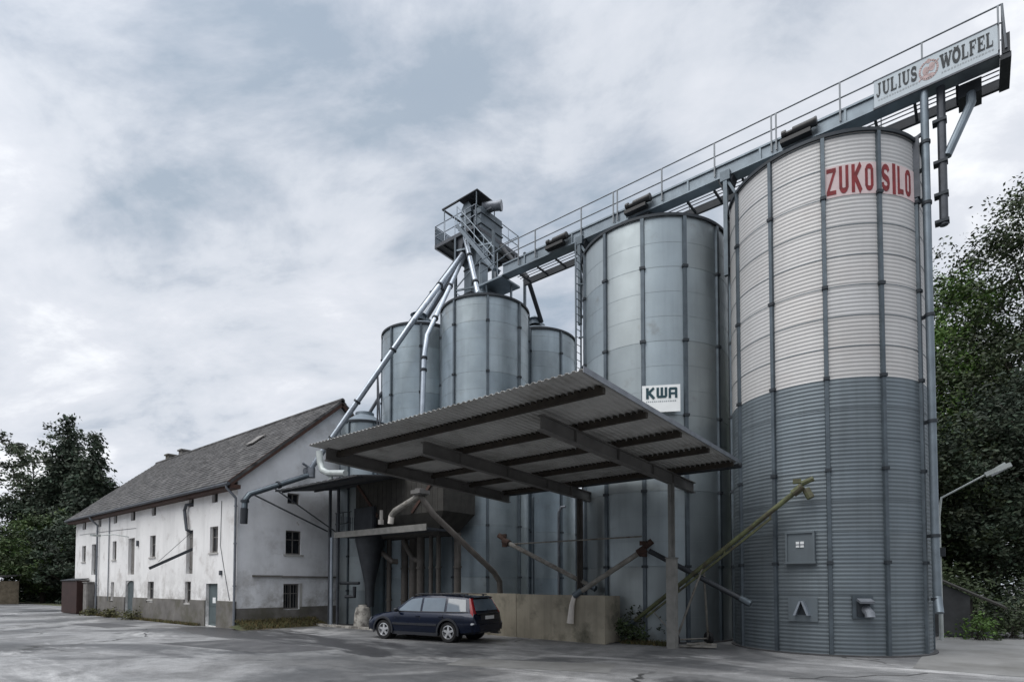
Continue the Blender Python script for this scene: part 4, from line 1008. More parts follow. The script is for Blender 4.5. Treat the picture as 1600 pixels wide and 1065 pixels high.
m=MB(); m.tube([(-20.75,13.1,7.3),(-20.68,13.1,6.85),(-20.5,13.1,6.5),(-20.1,13.1,6.33),(-19.0,13.15,6.2)],.13,12); m.box(-20.1,-19.9,13.12,13.2,6.05,6.3); solo('rain_pipe',m,'lamp_grey','pale bent rainwater pipe at the left corner of the canopy','pipe')
# ------------------------------------------------------------------ loading bin, lean-to roof, walkway (left of canopy)
lr=thing('lean_to_roof',(-22,14.5,0),'small dark lean-to roof over the truck loading place by the gable','roof')
m=MB()
n=26
for i in range(n):
    x0=-24.2+i*6.0/n
    m.prism([(x0,13.1,6.0),(x0+6.0/n-.01,13.1,6.0),(x0+6.0/n-.01,16.9,6.55),(x0,16.9,6.55)],(0,0,.05 if i%2 else .075))
m.build('roof_sheet','shed_sheet',lr)
m=MB()
for y in (13.4,15.0,16.6): z=6.0+(y-13.1)*.145; m.box(-24.1,-18.3,y-.04,y+.04,z-.07,z-.004)
m.build('rafter','dark_steel',lr)
for x,y,zt in ((-22.97,15.1,6.24),(-22.4,15.15,6.25)):
    m=MB(); m.beam((x,y,0),(x,y,zt),.1,.1); m.build('post','zinc_dark',lr)
m=MB(); m.tube([(-22.6,14.95,0),(-22.6,14.95,4.0)],.075,10); solo('standpipe',m,'galv_pipe','pale vertical pipe rising from the ground to the walkway by the gable','pipe')
wk=thing('walkway',(-19.5,15.6,0),'narrow raised walkway with pale edge below the brown bin','walkway')
m=MB(); m.box(-22.6,-16.5,15.1,16.2,4.02,4.10); m.build('deck','zinc_dark',wk)
m=MB(); m.box(-22.6,-16.5,15.06,15.098,3.98,4.24); m.build('edge_beam','post_concrete',wk)
m=MB()
for x in (-22.5,-22.0,-21.5): m.tube([(x,15.12,4.1),(x,15.12,5.1)],.02,6)
for z in (4.6,5.1): m.tube([(-22.6,15.12,z),(-21.4,15.12,z)],.02,6)
for i in range(9): m.tube([(-22.55,15.3+i*.1,4.1),(-22.55,15.3+i*.1,5.0)],.012,5)
m.build('railing','dark_steel',wk)
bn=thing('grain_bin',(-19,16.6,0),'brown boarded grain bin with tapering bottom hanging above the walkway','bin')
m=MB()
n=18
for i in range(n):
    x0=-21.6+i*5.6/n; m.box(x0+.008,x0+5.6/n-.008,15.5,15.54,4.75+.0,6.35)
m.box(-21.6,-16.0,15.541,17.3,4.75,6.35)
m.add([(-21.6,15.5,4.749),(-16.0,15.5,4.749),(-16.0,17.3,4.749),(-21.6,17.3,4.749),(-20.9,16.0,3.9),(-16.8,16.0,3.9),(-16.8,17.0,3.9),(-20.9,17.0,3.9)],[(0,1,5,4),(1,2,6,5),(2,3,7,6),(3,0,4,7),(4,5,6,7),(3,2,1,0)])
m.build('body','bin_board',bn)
m=MB(); m.beam((-21.45,15.48,6.3),(-20.0,15.48,4.8),.06,.12); m.build('brace','brown_wood',bn)
m=MB(); m.beam((-16.2,15.48,6.3),(-17.8,15.48,4.8),.06,.12); m.build('brace','brown_wood',bn)
hp=thing('hopper',(-20.9,15.6,0),'dark steel hopper tapering to a spout over a pale concrete foot','hopper')
m=MB(); m.lathe([(.66,4.0),(.64,3.8),(.22,1.9),(.18,.9)],-21.0,15.85,20); m.build('cone','dark_steel',hp)
m=MB(); m.lathe([(.20,1.0),(.22,.9),(.30,.88),(.36,.6),(.40,.02)],-21.15,15.6,16,close_top=False); m.box(-21.55,-20.75,15.2,16.0,0,.05); m.build('foot','pale_concrete',hp)
m=MB(); m.box(-21.5,-20.1,15.35,15.49,4.15,5.25); m.box(-21.45,-20.15,15.32,15.349,4.2,5.2); solo('switch_cabinet',m,'dark_steel','dark cabinet standing on the walkway above the hopper','cabinet')
m=MB(); m.tube([(-22.4,15.3,1.95),(-21.3,15.5,1.95)],.07,8); m.tube([(-22.0,15.3,1.35),(-21.5,15.4,1.35),(-21.5,15.4,1.8)],.08,8); solo('cross_pipe',m,'dark_steel','dark bent cross pipe beside the hopper spout','pipe')
# thick brown pipes and posts under the bin
cols=[(-20.6,16.6,.11,'dull brown pipe next to the dark hopper'),(-20.0,17.0,.16,'dark brown pipe second from the hopper'),(-19.3,16.9,.2,'stout stained pipe behind the parked car bonnet'),(-18.5,16.6,.17,'stout brown pipe behind the car windscreen'),(-17.75,16.5,.09,'slim pale brown post, left of a close pair'),(-17.3,16.5,.1,'slim pale brown post, right of a close pair'),(-16.5,16.8,.15,'dark pipe behind the tail of the parked car')]
for x,y,r,lab in cols:
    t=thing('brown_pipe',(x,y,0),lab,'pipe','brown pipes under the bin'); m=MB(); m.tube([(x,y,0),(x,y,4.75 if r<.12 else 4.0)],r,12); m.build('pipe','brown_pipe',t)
    for z in (1.2,2.6): m=MB(); m.lathe([(r,z-.04),(r+.035,z-.04),(r+.035,z+.04),(r,z+.04)],x,y,12); m.build('collar','brown_pipe',t)
for k,(pts,lab) in enumerate(((((-20.6,16.2,3.3),(-20.0,16.3,2.9),(-19.9,16.5,2.9)),'short curved pipe branching off under the walkway'),(((-19.4,16.4,3.8),(-18.9,16.5,3.0),(-18.6,16.6,2.9)),'short slanting pipe joining the stout brown pipes'))):
    m=MB(); m.tube(pts,.12,10); solo('branch_pipe',m,'brown_pipe',lab,'pipe')
# two spouts hanging under the canopy
J=Vector((-16.1,14.4,5.2))
fs_=thing('forked_spout',tuple(J),'forked brown pipe hanging under the canopy, one arm ending in a pale spout','pipe')
m=MB(); m.tube([J+Vector((0,0,.25)),J],.2,12); m.cbox(J+Vector((0,0,.12)),(.5,.5,.14)); m.build('junction','canopy_beam',fs_)
m=MB(); m.tube([J,(-17.4,14.3,4.72),(-17.62,14.3,4.55)],.12,12); m.build('short_arm','auger_grey',fs_)
m=MB(); m.tube([(-17.62,14.3,4.56),(-17.68,14.3,4.25)],.115,12); m.build('sleeve','pale_sleeve',fs_)
m=MB(); m.tube([J,(-15.7,14.7,4.5),(-14.6,16.9,2.35),(-14.5,17.1,2.0),(-14.5,17.15,1.3)],.11,12); m.build('long_arm','brown_pipe',fs_)
m=MB(); m.tube([(-19.4,15.2,5.0),(-19.4,15.2,4.45)],.07,8); m.cbox((-19.4,15.18,4.5),(.16,.16,.2)); solo('short_spout',m,'pale_sleeve','small pale spout hanging beneath the brown bin','pipe')

# ------------------------------------------------------------------ concrete wall
m=MB()
def seg(a,b,t,h):
    a=Vector((a[0],a[1],0)); b=Vector((b[0],b[1],0)); m.beam(a+Vector((0,0,h/2)),b+Vector((0,0,h/2)),t,h)
cwt=thing('concrete_wall',(-11.7,16.3,0),'low weathered concrete bay wall with green and brown stains behind the car','wall')
m=MB(); seg((-12.95,16.33),(-9.2,16.12),.22,1.54); m.build('panel','concrete_wall',cwt)
m=MB(); seg((-16.4,16.52),(-12.97,16.331),.22,1.56); m.build('panel','concrete_wall',cwt)
m=MB(); m.beam((-9.31,16.25,.77),(-9.31,17.0,.77),.2,1.5); m.build('return_wall','concrete_wall',cwt)

# pipes and posts in the gap behind the wall
for x,y,r,zt,mt,lab in ((-13.1,17.4,.055,5.2,'galv_rib','thin grey pipe rising behind the concrete wall near the slim silo'),(-12.05,17.6,.05,5.2,'zinc','thin pipe with hooked top beside the dark brown post'),(-11.45,18.3,.13,5.4,'galv_pipe','pale pipe rising behind the concrete wall beside the wide silo')):
    m=MB()
    if 'hooked' in lab: m.tube([(x,y,0),(x,y,4.55),(x+.12,y,4.75),(x+.3,y,4.75)],.05,8)
    else: m.tube([(x,y,0),(x,y,zt)],r,10)
    solo('riser_pipe',m,mt,lab,'pipe',origin=(x,y,0))
m=MB(); m.tube([(-13.95,16.9,3.42),(-8.3,16.78,3.42)],.028,6); solo('crossbar',m,'auger_grey','thin horizontal bar joining the two rusty auger heads','bar')
# augers
def auger(a,b,r,mt,label,motor=None,sleeve=None,nm='auger'):
    a,b=Vector(a),Vector(b); t=thing(nm,tuple(b),label,'auger'); m=MB(); m.tube([a,b],r,12); m.build('tube',mt,t)
    m=MB(); e_=(b-a).normalized(); m.tube([b-e_*.3,b+e_*.02],r*1.25,12); m.build('outlet','galv_rib',t)
    if motor:
        d=(b-a).normalized(); m=MB(); m.tube([a-d*.05,a+d*.24],.13,12); m.tube([a-d*.3+Vector((0,0,.1)),a-d*.02+Vector((0,0,.07))],.1,12); m.cbox(a+Vector((0,0,-.13)),(.17,.17,.2),.5); m.cbox(a+Vector((-.04,0,.2)),(.2,.14,.13),.3); m.build('motor','rust',t)
    if sleeve:
        m=MB(); m.tube(sleeve,[.07,.085,.12][:len(sleeve)],12); m.build('sleeve','pale_sleeve',t)
    return t
auger((-14.04,16.85,3.55),(-10.2,17.1,1.75),.085,'auger_grey','small auger with rusty head slanting down behind the dark brown post',True)
auger((-8.2,16.75,3.0),(-10.35,16.0,1.52),.085,'auger_grey','grey auger with rusty head pouring into the concrete bay through a pale sleeve',True,[(-10.35,16.0,1.52),(-10.41,15.95,1.2),(-10.46,15.93,.62)])
auger((-8.05,16.8,2.95),(-5.1,17.1,1.35),.08,'dark_steel','dark auger slanting from the rusty head down towards the corrugated silo')
ba=auger((-3.62,16.7,4.48),(-8.9,17.0,.55),.07,'auger_yellow','long yellow green mobile auger leaning between the two wide silos',nm='mobile_auger')
m=MB(); a,b=Vector((-3.62,16.7,4.48)),Vector((-8.9,17.0,.55)); d=(b-a).normalized()
m.tube([a-d*.05,a+d*.25],.11,12); m.tube([a+Vector((.1,.05,-.05)),a+Vector((.22,.05,-.3))],.1,10); m.cbox(a+Vector((-.1,0,.17)),(.2,.16,.12),.2); m.tube([a+Vector((.02,0,.1)),a+Vector((.3,0,.2))],.07,8)
m.build('head','auger_yellow',ba)
m=MB(); m.beam(a+d*1.0+Vector((0,0,-.18)),b-d*.8+Vector((0,0,-.18)),.05,.06)
for s_ in (1.0,2.6,4.4): p=a+d*s_; m.beam(p,p+Vector((0,0,-.2)),.05,.05)
m.build('stiffener','auger_yellow',ba)
p=a+d*3.4
m=MB(); m.tube([p,(-7.25,16.9,.16)],.035,6); m.tube([p,(-6.65,18.0,.16)],.035,6); m.tube([(-7.25,16.9,.2),(-6.65,18.0,.2)],.03,6); m.tube([p+d*2.2,(-7.25,16.9,.3)],.02,6); m.build('leg','auger_grey',ba)
for wx,wy in ((-7.25,16.86),(-6.65,18.05)):
    m=MB(); m.tube([(wx-.035,wy-.05,.2),(wx+.035,wy+.04,.2)],.2,16); m.build('wheel','tyre',ba)
pl=MB(); pl.beam((-7.0,16.6,.06),(-6.0,16.9,.07),.16,.05); pl.beam((-6.9,16.9,.1),(-6.1,17.2,.11),.2,.04,); pl.beam((-6.7,16.55,.12),(-6.5,17.3,.13),.12,.04)
solo('timber_pile',pl,'auger_grey','loose grey planks lying at the foot of the canopy post','planks')
# ------------------------------------------------------------------ apron, kerb
m=MB(); m.add([(-1.2,15.9,.004),(8,15.4,.004),(30,22,.004),(30,30,.004),(-1.2,26,.004)],[(0,1,2,3,4)])
tag(m.build('concrete_apron','new_concrete',smooth=0),'paler concrete slab right of the corrugated silo',None,kind='structure')
m=MB(); m.box(-24.0,-17.0,14.85,15.02,-.02,.1); tag(m.build('kerb','pale_concrete'),None,None,kind='structure')
m=MB()
pts=[(-3.0,12.6),(-2.6,12.9),(-2.5,13.3),(-2.0,13.6),(-1.7,14.2),(-1.2,14.5),(-.9,15.2)]
for (x0,y0),(x1,y1) in zip(pts[:-1],pts[1:]): m.beam((x0,y0,.0),(x1,y1,.0),.05,.01)
tag(m.build('ground_crack','dark_board',smooth=0),None,None,kind='structure')
# repair patches in the asphalt with straight saw-cut edges
for q,mt in ((((-20.5,7.2),(-15.2,8.1),(-14.6,10.0),(-20.0,9.4)),'dark_patch'),(((-34,8.0),(-29.5,8.4),(-29.3,9.6),(-33.6,9.4)),'dark_patch'),(((-9.8,9.6),(-6.2,10.9),(-6.7,12.2),(-10.3,10.7)),'new_concrete')):
    m=MB(); m.add([(x,y,.004) for x,y in q],[(0,1,2,3)]); tag(m.build('asphalt_patch',mt,smooth=0),None,None,kind='structure')

# ------------------------------------------------------------------ car (built at the origin, x forward, y left)
car=thing('parked_car',(0,0,0),'dark navy estate car parked facing left in front of the concrete wall','car')
def interp(tbl,x):
    for a,b in zip(tbl[:-1],tbl[1:]):
        if a[0]<=x<=b[0]:
            t=(x-a[0])/(b[0]-a[0]); return [p+(q-p)*t for p,q in zip(a[1:],b[1:])]
    return list(tbl[0][1:]) if x<tbl[0][0] else list(tbl[-1][1:])
LOW=[ # x, zbottom, ztop, half width low, half width mid, half width top
(-2.43,.50,.66,.62,.70,.66),(-2.40,.38,.78,.74,.81,.72),(-2.33,.31,.985,.82,.88,.79),(-2.0,.26,.985,.87,.915,.84),(-1.38,.24,.975,.88,.925,.865),(0,.22,.96,.885,.93,.87),
(.9,.22,.965,.885,.925,.86),(1.05,.22,.955,.88,.92,.84),(1.5,.24,.90,.87,.905,.80),(1.9,.25,.83,.84,.88,.74),(2.12,.28,.75,.78,.82,.68),(2.24,.33,.66,.68,.72,.6),(2.29,.42,.56,.56,.6,.5)]
xs=sorted(set([round(v,3) for v in np.linspace(-2.43,2.29,48)]+[r[0] for r in LOW]))
def lowsec(x):
    zb,zt,wl,wm,wt=interp(LOW,x)
    hh=zt-zb
    half=[(0,zb),(wl*.86,zb),(wl,zb+hh*.10),(wm*.995,zb+hh*.38),(wm,zb+hh*.56),(wm*.975,zb+hh*.74),(wt*1.02,zb+hh*.94),(wt*.965,zt),(wt*.6,zt+.022),(0,zt+.03)]
    return half
def loft(secs):
    m=MB(); k=len(secs[0][1]); full=2*k-2; vs=[];fs=[]
    for x,half in secs:
        ring=[(x,y,z) for y,z in half]+[(x,-y,z) for y,z in half[-2:0:-1]]
        vs+=ring
    for i in range(len(secs)-1):
        for j in range(full): fs.append((i*full+j,i*full+(j+1)%full,(i+1)*full+(j+1)%full,(i+1)*full+j))
    fs.append(tuple(range(full))); fs.append(tuple((len(secs)-1)*full+j for j in range(full)))
    m.add(vs,fs); return m
lower=loft([(x,lowsec(x)) for x in xs])
body=lower.build('body','car_paint',car,smooth=40)
cut=MB()
for wx in (-1.38,1.38):
    for sy in (-1,1): cut.tube([(wx,sy*.55,.34),(wx,sy*1.2,.34)],.385,32)
co=cut.build('cutter','tyre')
md=body.modifiers.new('arch','BOOLEAN'); md.object=co; md.operation='DIFFERENCE'; md.solver='EXACT'
dg=bpy.context.evaluated_depsgraph_get(); nm_=bpy.data.meshes.new_from_object(body.evaluated_get(dg)); body.modifiers.clear(); body.data=nm_; body.data.set_sharp_from_angle(angle=radians(40))
bpy.data.objects.remove(co)
# greenhouse
GH=[(-2.34,.97,.80),(-2.27,1.12,.80),(-2.14,1.36,.80),(-2.05,1.455,.81),(-1.8,1.495,.83),(-1.2,1.525,.85),(-.5,1.535,.86),(.1,1.505,.86),(.32,1.455,.855),(.55,1.31,.85),(.8,1.13,.845),(1.03,.965,.82)]
def side_y(x,z):
    zt,wb=interp(GH,x); t=(z-.95)/.56; return wb*(1-.255*t-.02*t*t)
def ghsec(x):
    zt,wb=interp(GH,x); h=zt-.93
    p=[(0,.93)]
    for f_ in (0,.35,.7,.88): z=.93+h*f_; p.append((side_y(x,z),z))
    z=zt-.0; e=side_y(x,.93+h*.93)
    p+= [(e-.025,zt-.018 if h>.1 else zt),(e*.8,zt+.008),(0,zt+.02)]
    return p
gx=sorted(set([round(v,3) for v in np.linspace(-2.34,1.03,40)]+[r[0] for r in GH]))
cab=loft([(x,ghsec(x)) for x in gx]); cab.build('cabin','car_paint',car,smooth=40)
def side_panel(top,bot,nm,mt,s,off=.008):
    # strips between an upper and a lower edge (x,z), finely cut so that the pane follows the side
    def res(pl,n=9):
        out=[]
        for i in range(n):
            u=i/(n-1)*(len(pl)-1); k=min(int(u),len(pl)-2); t=u-k; out.append((pl[k][0]+(pl[k+1][0]-pl[k][0])*t,pl[k][1]+(pl[k+1][1]-pl[k][1])*t))
        return out
    a,b=res(top),res(bot); rows=[]
    for q in range(4): rows.append([(x0+(x1-x0)*q/3,z0+(z1-z0)*q/3) for (x0,z0),(x1,z1) in zip(b,a)])
    m=MB(); vs=[];fs=[]; n=9
    for o in (off,off-.02):
        for r in rows:
            for x,z in r: vs.append((x,s*(side_y(x,z)+o),z))
    for q in range(3):
        for i in range(n-1): fs.append((q*n+i,q*n+i+1,(q+1)*n+i+1,(q+1)*n+i))
    e=[i for i in range(n)]+[q*n+n-1 for q in range(1,4)]+[3*n+i for i in range(n-2,-1,-1)]+[q*n for q in (2,1)]
    for i in range(len(e)): fs.append((e[i],e[(i+1)%len(e)],4*n+e[(i+1)%len(e)],4*n+e[i]))
    m.add(vs,fs); return m.build(nm,mt,car,smooth=30)
for s in (1,-1):
    side_panel([(.72,1.05),(.42,1.31),(.26,1.40),(-.16,1.445)],[(.70,1.0),(.4,1.0),(.1,1.0),(-.20,1.0)],'side_window','car_glass',s)
    side_panel([(-.25,1.448),(-1.14,1.44)],[(-.29,1.0),(-1.18,1.0)],'side_window','car_glass',s)
    side_panel([(-1.24,1.435),(-1.93,1.40)],[(-1.28,1.0),(-2.02,1.02)],'side_window','car_glass',s)
    side_panel([(.78,.995),(-2.1,1.01)],[(.78,.975),(-2.1,.985)],'window_trim','car_trim',s,off=.012)
    # doors: shut lines as thin dark strips, handle
    for xa,xb in ((-.22,-.235),(-1.17,-1.185),(.86,.845)):
        m=MB()
        for za,zb in ((.36,.6),(.6,.8),(.8,.93)):
            def wy(z,x=(xa+xb)/2):
                half=lowsec(x); ys=[(q[1],q[0]) for q in half[2:8]]
                return interp(ys,z)[0]
            m.add([(xa,s*(wy(za)+.003),za),(xb,s*(wy(za)+.003),za),(xb,s*(wy(zb)+.003),zb),(xa,s*(wy(zb)+.003),zb)],[(0,1,2,3)])
        m.build('door_gap','tyre',car,smooth=0)
    for xh in (-.1,-1.06):
        m=MB(); m.box(xh-.11,xh+.05,s*.918-.012,s*.918+.012,.815,.85); m.build('door_handle','car_paint',car)
    m=MB(); m.add([(.95,s*.9,.52),(-.95,s*.9,.52),(-.95,s*.9,.60),(.95,s*.9,.60),(.95,s*.944,.53),(-.95,s*.944,.53),(-.95,s*.944,.59),(.95,s*.944,.59)],[(0,1,2,3),(4,5,6,7),(0,1,5,4),(1,2,6,5),(2,3,7,6),(3,0,4,7)]); m.build('side_moulding','car_trim',car)
    m=MB(); m.box(-.98,.98,s*.84-.05,s*.84+.06,.2,.30); m.build('sill_trim','car_trim',car)
    for wx in (-1.38,1.38):
        m=MB(); vs=[];fs=[]; n=20
        for i in range(n+1):
            a=radians(-14)+radians(208)*i/n
            for r,yy in ((.385,.915),(.385,.945),(.45,.94),(.455,.90)): vs.append((wx+r*cos(a),s*yy,.34+r*sin(a)))
        for i in range(n):
            for j in range(3): fs.append((i*4+j,i*4+j+1,(i+1)*4+j+1,(i+1)*4+j))
        m.add(vs,fs); m.build('arch_trim','car_trim',car)
        m=MB(); m.tube([(wx,s*.56,.34),(wx,s*.57,.34)],.38,24); m.build('wheel_well','tyre',car)
        R0=.335
        m=MB(); prof=[(.21,.70),(.30,.70),(R0-.015,.715),(R0,.74),(R0,.87),(R0-.02,.90),(.245,.905),(.225,.88),(.225,.78)]
        vs=[];fs=[];n=32
        for r,yy in prof:
            for j in range(n): a=2*pi*j/n; vs.append((wx+r*cos(a),s*yy,R0+r*sin(a)))
        for i in range(len(prof)-1):
            for j in range(n): fs.append((i*n+j,i*n+(j+1)%n,(i+1)*n+(j+1)%n,(i+1)*n+j))
        m.add(vs,fs); w=m.build('wheel','tyre',car)
        m=MB(); prof=[(.224,.80),(.224,.893),(.205,.898),(.195,.86),(.195,.80)]
        vs=[];fs=[]
        for r,yy in prof:
            for j in range(n): a=2*pi*j/n; vs.append((wx+r*cos(a),s*yy,R0+r*sin(a)))
        for i in range(len(prof)-1):
            for j in range(n): fs.append((i*n+j,i*n+(j+1)%n,(i+1)*n+(j+1)%n,(i+1)*n+j))
        m.add(vs,fs); m.tube([(wx,s*.82,R0),(wx,s*.895,R0)],.055,16)
        for k in range(5):
            a=2*pi*k/5+.3
            m.add([(wx+r*cos(a)+o_*-sin(a),s*yy,R0+r*sin(a)+o_*cos(a)) for r,o_,yy in ((.045,-.042,.885),(.045,.042,.885),(.2,.036,.875),(.2,-.036,.875),(.045,-.042,.85),(.045,.042,.85),(.2,.036,.84),(.2,-.036,.84))],[(0,1,2,3),(0,1,5,4),(1,2,6,5),(2,3,7,6),(3,0,4,7)])
        m.build('rim','alloy',w)
        m=MB(); m.tube([(wx,s*.79,R0),(wx,s*.80,R0)],.2,20); m.build('brake_disc','dark_steel',w)
    m=MB(); m.ball((.72,s*1.0,1.03),.1,10,7,(.75,1.0,.75)); m.beam((.74,s*.86,.99),(.72,s*.95,1.01),.05,.04); m.build('mirror','car_trim',car)
    # tall tail lamps on the rear pillars
    sec=[]; 
    zz=[.66,.80,.97,1.10,1.25,1.38,1.44]
    vs=[];fs=[]
    for z in zz:
        if z<.97: xr=-2.345+.04*(z-.66)/.3; yo=.862-.03*(z-.66)/.3; fw=.20
        else: xr=-2.33+(z-.97)*.46; yo=side_y(xr+.1,z)+.004; fw=.13-.06*(z-.97)/.5
        inn=.12 if z<1.0 else .07
        vs+=[(xr-.014,s*(yo-inn),z),(xr-.012,s*(yo-.025),z),(xr+.02,s*(yo+.012),z),(xr+fw,s*(yo+.016),z),(xr+fw,s*(yo-.05),z),(xr+.05,s*(yo-inn),z)]
    for i in range(len(zz)-1):
        for j in range(6): fs.append((i*6+j,i*6+(j+1)%6,(i+1)*6+(j+1)%6,(i+1)*6+j))
    fs+=[tuple(range(6)),tuple((len(zz)-1)*6+j for j in range(6))]
    m=MB(); m.add(vs,fs); tl=m.build('tail_light','tail_red',car,smooth=40)
    m=MB(); m.box(-2.375,-2.16,s*.80-.085,s*.80+.085,.60,.66); m.build('reversing_lens','clear_lens',tl)
    m=MB(); m.tube([(-1.95,s*.56,1.56),(-1.7,s*.575,1.575),(.0,s*.60,1.575),(.2,s*.60,1.53)],.018,8)
    for x in (-1.8,-.9,-.05): m.box(x-.03,x+.03,s*.585-.012,s*.585+.012,1.48,1.57)
    m.build('roof_rail','car_trim',car)
    m=MB(); m.add([(2.10,s*.80,.60),(2.27,s*.50,.58),(2.22,s*.50,.72),(2.0,s*.80,.75),(2.13,s*.83,.60),(2.30,s*.5,.58),(2.25,s*.5,.72),(2.03,s*.83,.75)],[(4,5,6,7),(0,1,5,4),(1,2,6,5),(2,3,7,6),(3,0,4,7)]); m.build('headlight','clear_lens',car)
# glass front and back
def slant(x0,z0,w0,x1,z1,w1,nm,off):
    d=Vector((x1-x0,0,z1-z0)).normalized(); n_=Vector((-d.z,0,d.x))
    if (n_.x>0)!=(off>0): n_=-n_
    a=n_*abs(off); m=MB(); pts=[Vector((x0,w0,z0))+a,Vector((x0,-w0,z0))+a,Vector((x1,-w1,z1))+a,Vector((x1,w1,z1))+a]
    m.prism(pts,n_*-.03); return m.build(nm,'car_glass',car,smooth=0)
slant(.98,1.0,.70,.36,1.44,.56,'windscreen',.03)
slant(-2.305,1.035,.66,-2.115,1.40,.56,'rear_window',-.025)
m=MB(); m.box(-2.44,-2.405,-.26,.26,.765,.875); m.build('number_plate','plate_white',car)
m=MB(); m.box(-2.42,-2.38,-.5,.5,.74,.92); m.box(-2.41,-2.35,-.66,.66,.93,.965); m.build('tailgate_trim','car_trim',car)
m=MB(); m.add([(-2.50,y*k,z) for z,k in((.40,.66),(.60,.70)) for y in(-1,1)]+[(-2.36,y*k,z) for z,k in((.37,.9),(.62,.905)) for y in(-1,1)],[(0,1,3,2),(2,3,7,6),(0,1,5,4),(0,2,6,4),(1,3,7,5)])
m.build('rear_bumper','car_paint',car)
m=MB(); m.box(-2.46,-2.3,-.62,.62,.33,.398); m.build('bumper_skirt','car_trim',car)
m=MB()
for y in (-.45,-.56): m.tube([(-2.2,y,.29),(-2.52,y,.28)],.035,10)
m.build('exhaust','chrome',car)
m=MB(); m.box(2.255,2.31,-.34,.34,.55,.70); m.build('grille','dark_steel',car)
m=MB(); m.add([(2.22,y*k,z) for z,k in((.30,.72),(.50,.75)) for y in(-1,1)]+[(2.36,y*k,z) for z,k in((.32,.5),(.48,.52)) for y in(-1,1)],[(4,5,7,6),(0,4,5,1),(2,6,7,3),(0,2,6,4),(1,3,7,5)]); m.build('front_bumper','car_trim',car)
m=MB(); m.beam((-2.0,0,1.5),(-2.19,0,1.46),1.1,.03); m.build('roof_spoiler','car_paint',car)
m=MB(); m.tube([(-2.33,-.02,1.05),(-2.2,-.35,1.16)],.012,6); m.build('rear_wiper','tyre',car)
car.location=(-14.95,13.9,0); car.rotation_euler=(0,0,atan2(-.164,-.986))

# ------------------------------------------------------------------ street lamp, shed, gate wall
sl_=thing('street_lamp',(-1.02,24.5,0),'pale street lamp with a long slanting arm in front of the dark trees','street lamp')
m=MB(); m.tube([(-1.02,24.5,0),(-1.02,24.5,4.2),(-.93,24.5,4.85),(.32,24.5,5.55)],[.07,.055,.035,.028],10); m.build('pole','lamp_grey',sl_)
m=MB(); a=Vector((.25,24.5,5.5)); b=Vector((.9,24.5,5.76)); m.beam(a,b,.3,.14); m.beam(a+Vector((.12,0,.09)),b+Vector((-.15,0,.07)),.14,.06); m.build('lamp_head','lamp_grey',sl_)
m=MB(); m.beam(a+Vector((.15,0,-.045)),b+Vector((-.05,0,-.07)),.18,.05); m.build('lens','clear_lens',sl_)
m=MB(); m.cbox((-.95,24.45,3.0),(.2,.2,.3)); m.build('control_box','dark_steel',sl_)
sh=thing('lean_to_shed',(-1.2,27.5,0),'low dark open shed under the trees behind the corrugated silo','shed')
m=MB(); m.prism([(-3.6,26.0,3.35),(.75,26.0,1.02),(.75,29.5,1.02),(-3.6,29.5,3.35)],(0,0,.07)); m.build('roof','bin_board',sh)
m=MB(); m.prism([(-3.5,26.1,.1),(-.25,26.1,.1),(-.25,26.1,1.50),(-3.5,26.1,3.22)],(0,.05,0)); m.build('side_wall','shed_sheet',sh)
for x in (-.22,.45):
    m=MB(); m.beam((x,26.3,0),(x,26.3,1.35 if x<0 else 1.0),.09,.09); m.build('post','bin_board',sh)
gw=thing('stone_hut',(-71.5,12.9,0),'small stone hut with dark open front at the far left edge','hut')
m=MB(); m.box(-76.5,-71.9,12.6,13.1,0,2.2); m.box(-76.5,-76,9.5,12.6,0,2.2); m.box(-72.2,-71.9,11.4,12.6,0,2.2); m.build('wall','field_stone',gw)
m=MB(); m.box(-75.9,-72.25,11.8,11.9,.0,1.95); m.build('door','dark_board',gw)
m=MB(); m.prism([(-77,9,2.3),(-71.7,9,2.3),(-71.7,13.4,2.75),(-77,13.4,2.75)],(0,0,.12)); m.build('roof','roof_tile',gw)

# ------------------------------------------------------------------ vegetation
def np_mesh(name,V,F,mats,tint=None,mi=None):
    me=bpy.data.meshes.new(name); nv=len(V); nf=len(F); k=F.shape[1]
    me.vertices.add(nv); me.vertices.foreach_set('co',V.astype(np.float32).ravel())
    me.loops.add(nf*k); me.loops.foreach_set('vertex_index',F.astype(np.int32).ravel())
    me.polygons.add(nf); me.polygons.foreach_set('loop_start',np.arange(0,nf*k,k,dtype=np.int32))
    for mm in mats: me.materials.append(MATS[mm])
    me.update(calc_edges=True)
    if tint is not None:
        at=me.color_attributes.new('tint','FLOAT_COLOR','POINT'); at.data.foreach_set('color',tint.astype(np.float32).ravel())
    me.validate()
    return me
def leaf_quads(rng,C,size,axis=None,flat=.55):
    """C: n x 3 centres; returns V,F of bent-diamond leaves"""
    n=len(C)
    d=rng.normal(size=(n,3)); d[:,2]*=flat
    if axis is not None: d=d*.55+axis
    d/=np.linalg.norm(d,axis=1)[:,None]+1e-9
    r=rng.normal(size=(n,3)); s=np.cross(d,r); s/=np.linalg.norm(s,axis=1)[:,None]+1e-9
    L_=size*rng.uniform(.6,1.4,n)[:,None]; w=L_*rng.uniform(.38,.6,n)[:,None]
    V=np.stack([C-d*L_*.5,C+s*w*.5,C+d*L_*.5,C-s*w*.5],1).reshape(-1,3)
    F=np.arange(4*n).reshape(n,4); return V,F
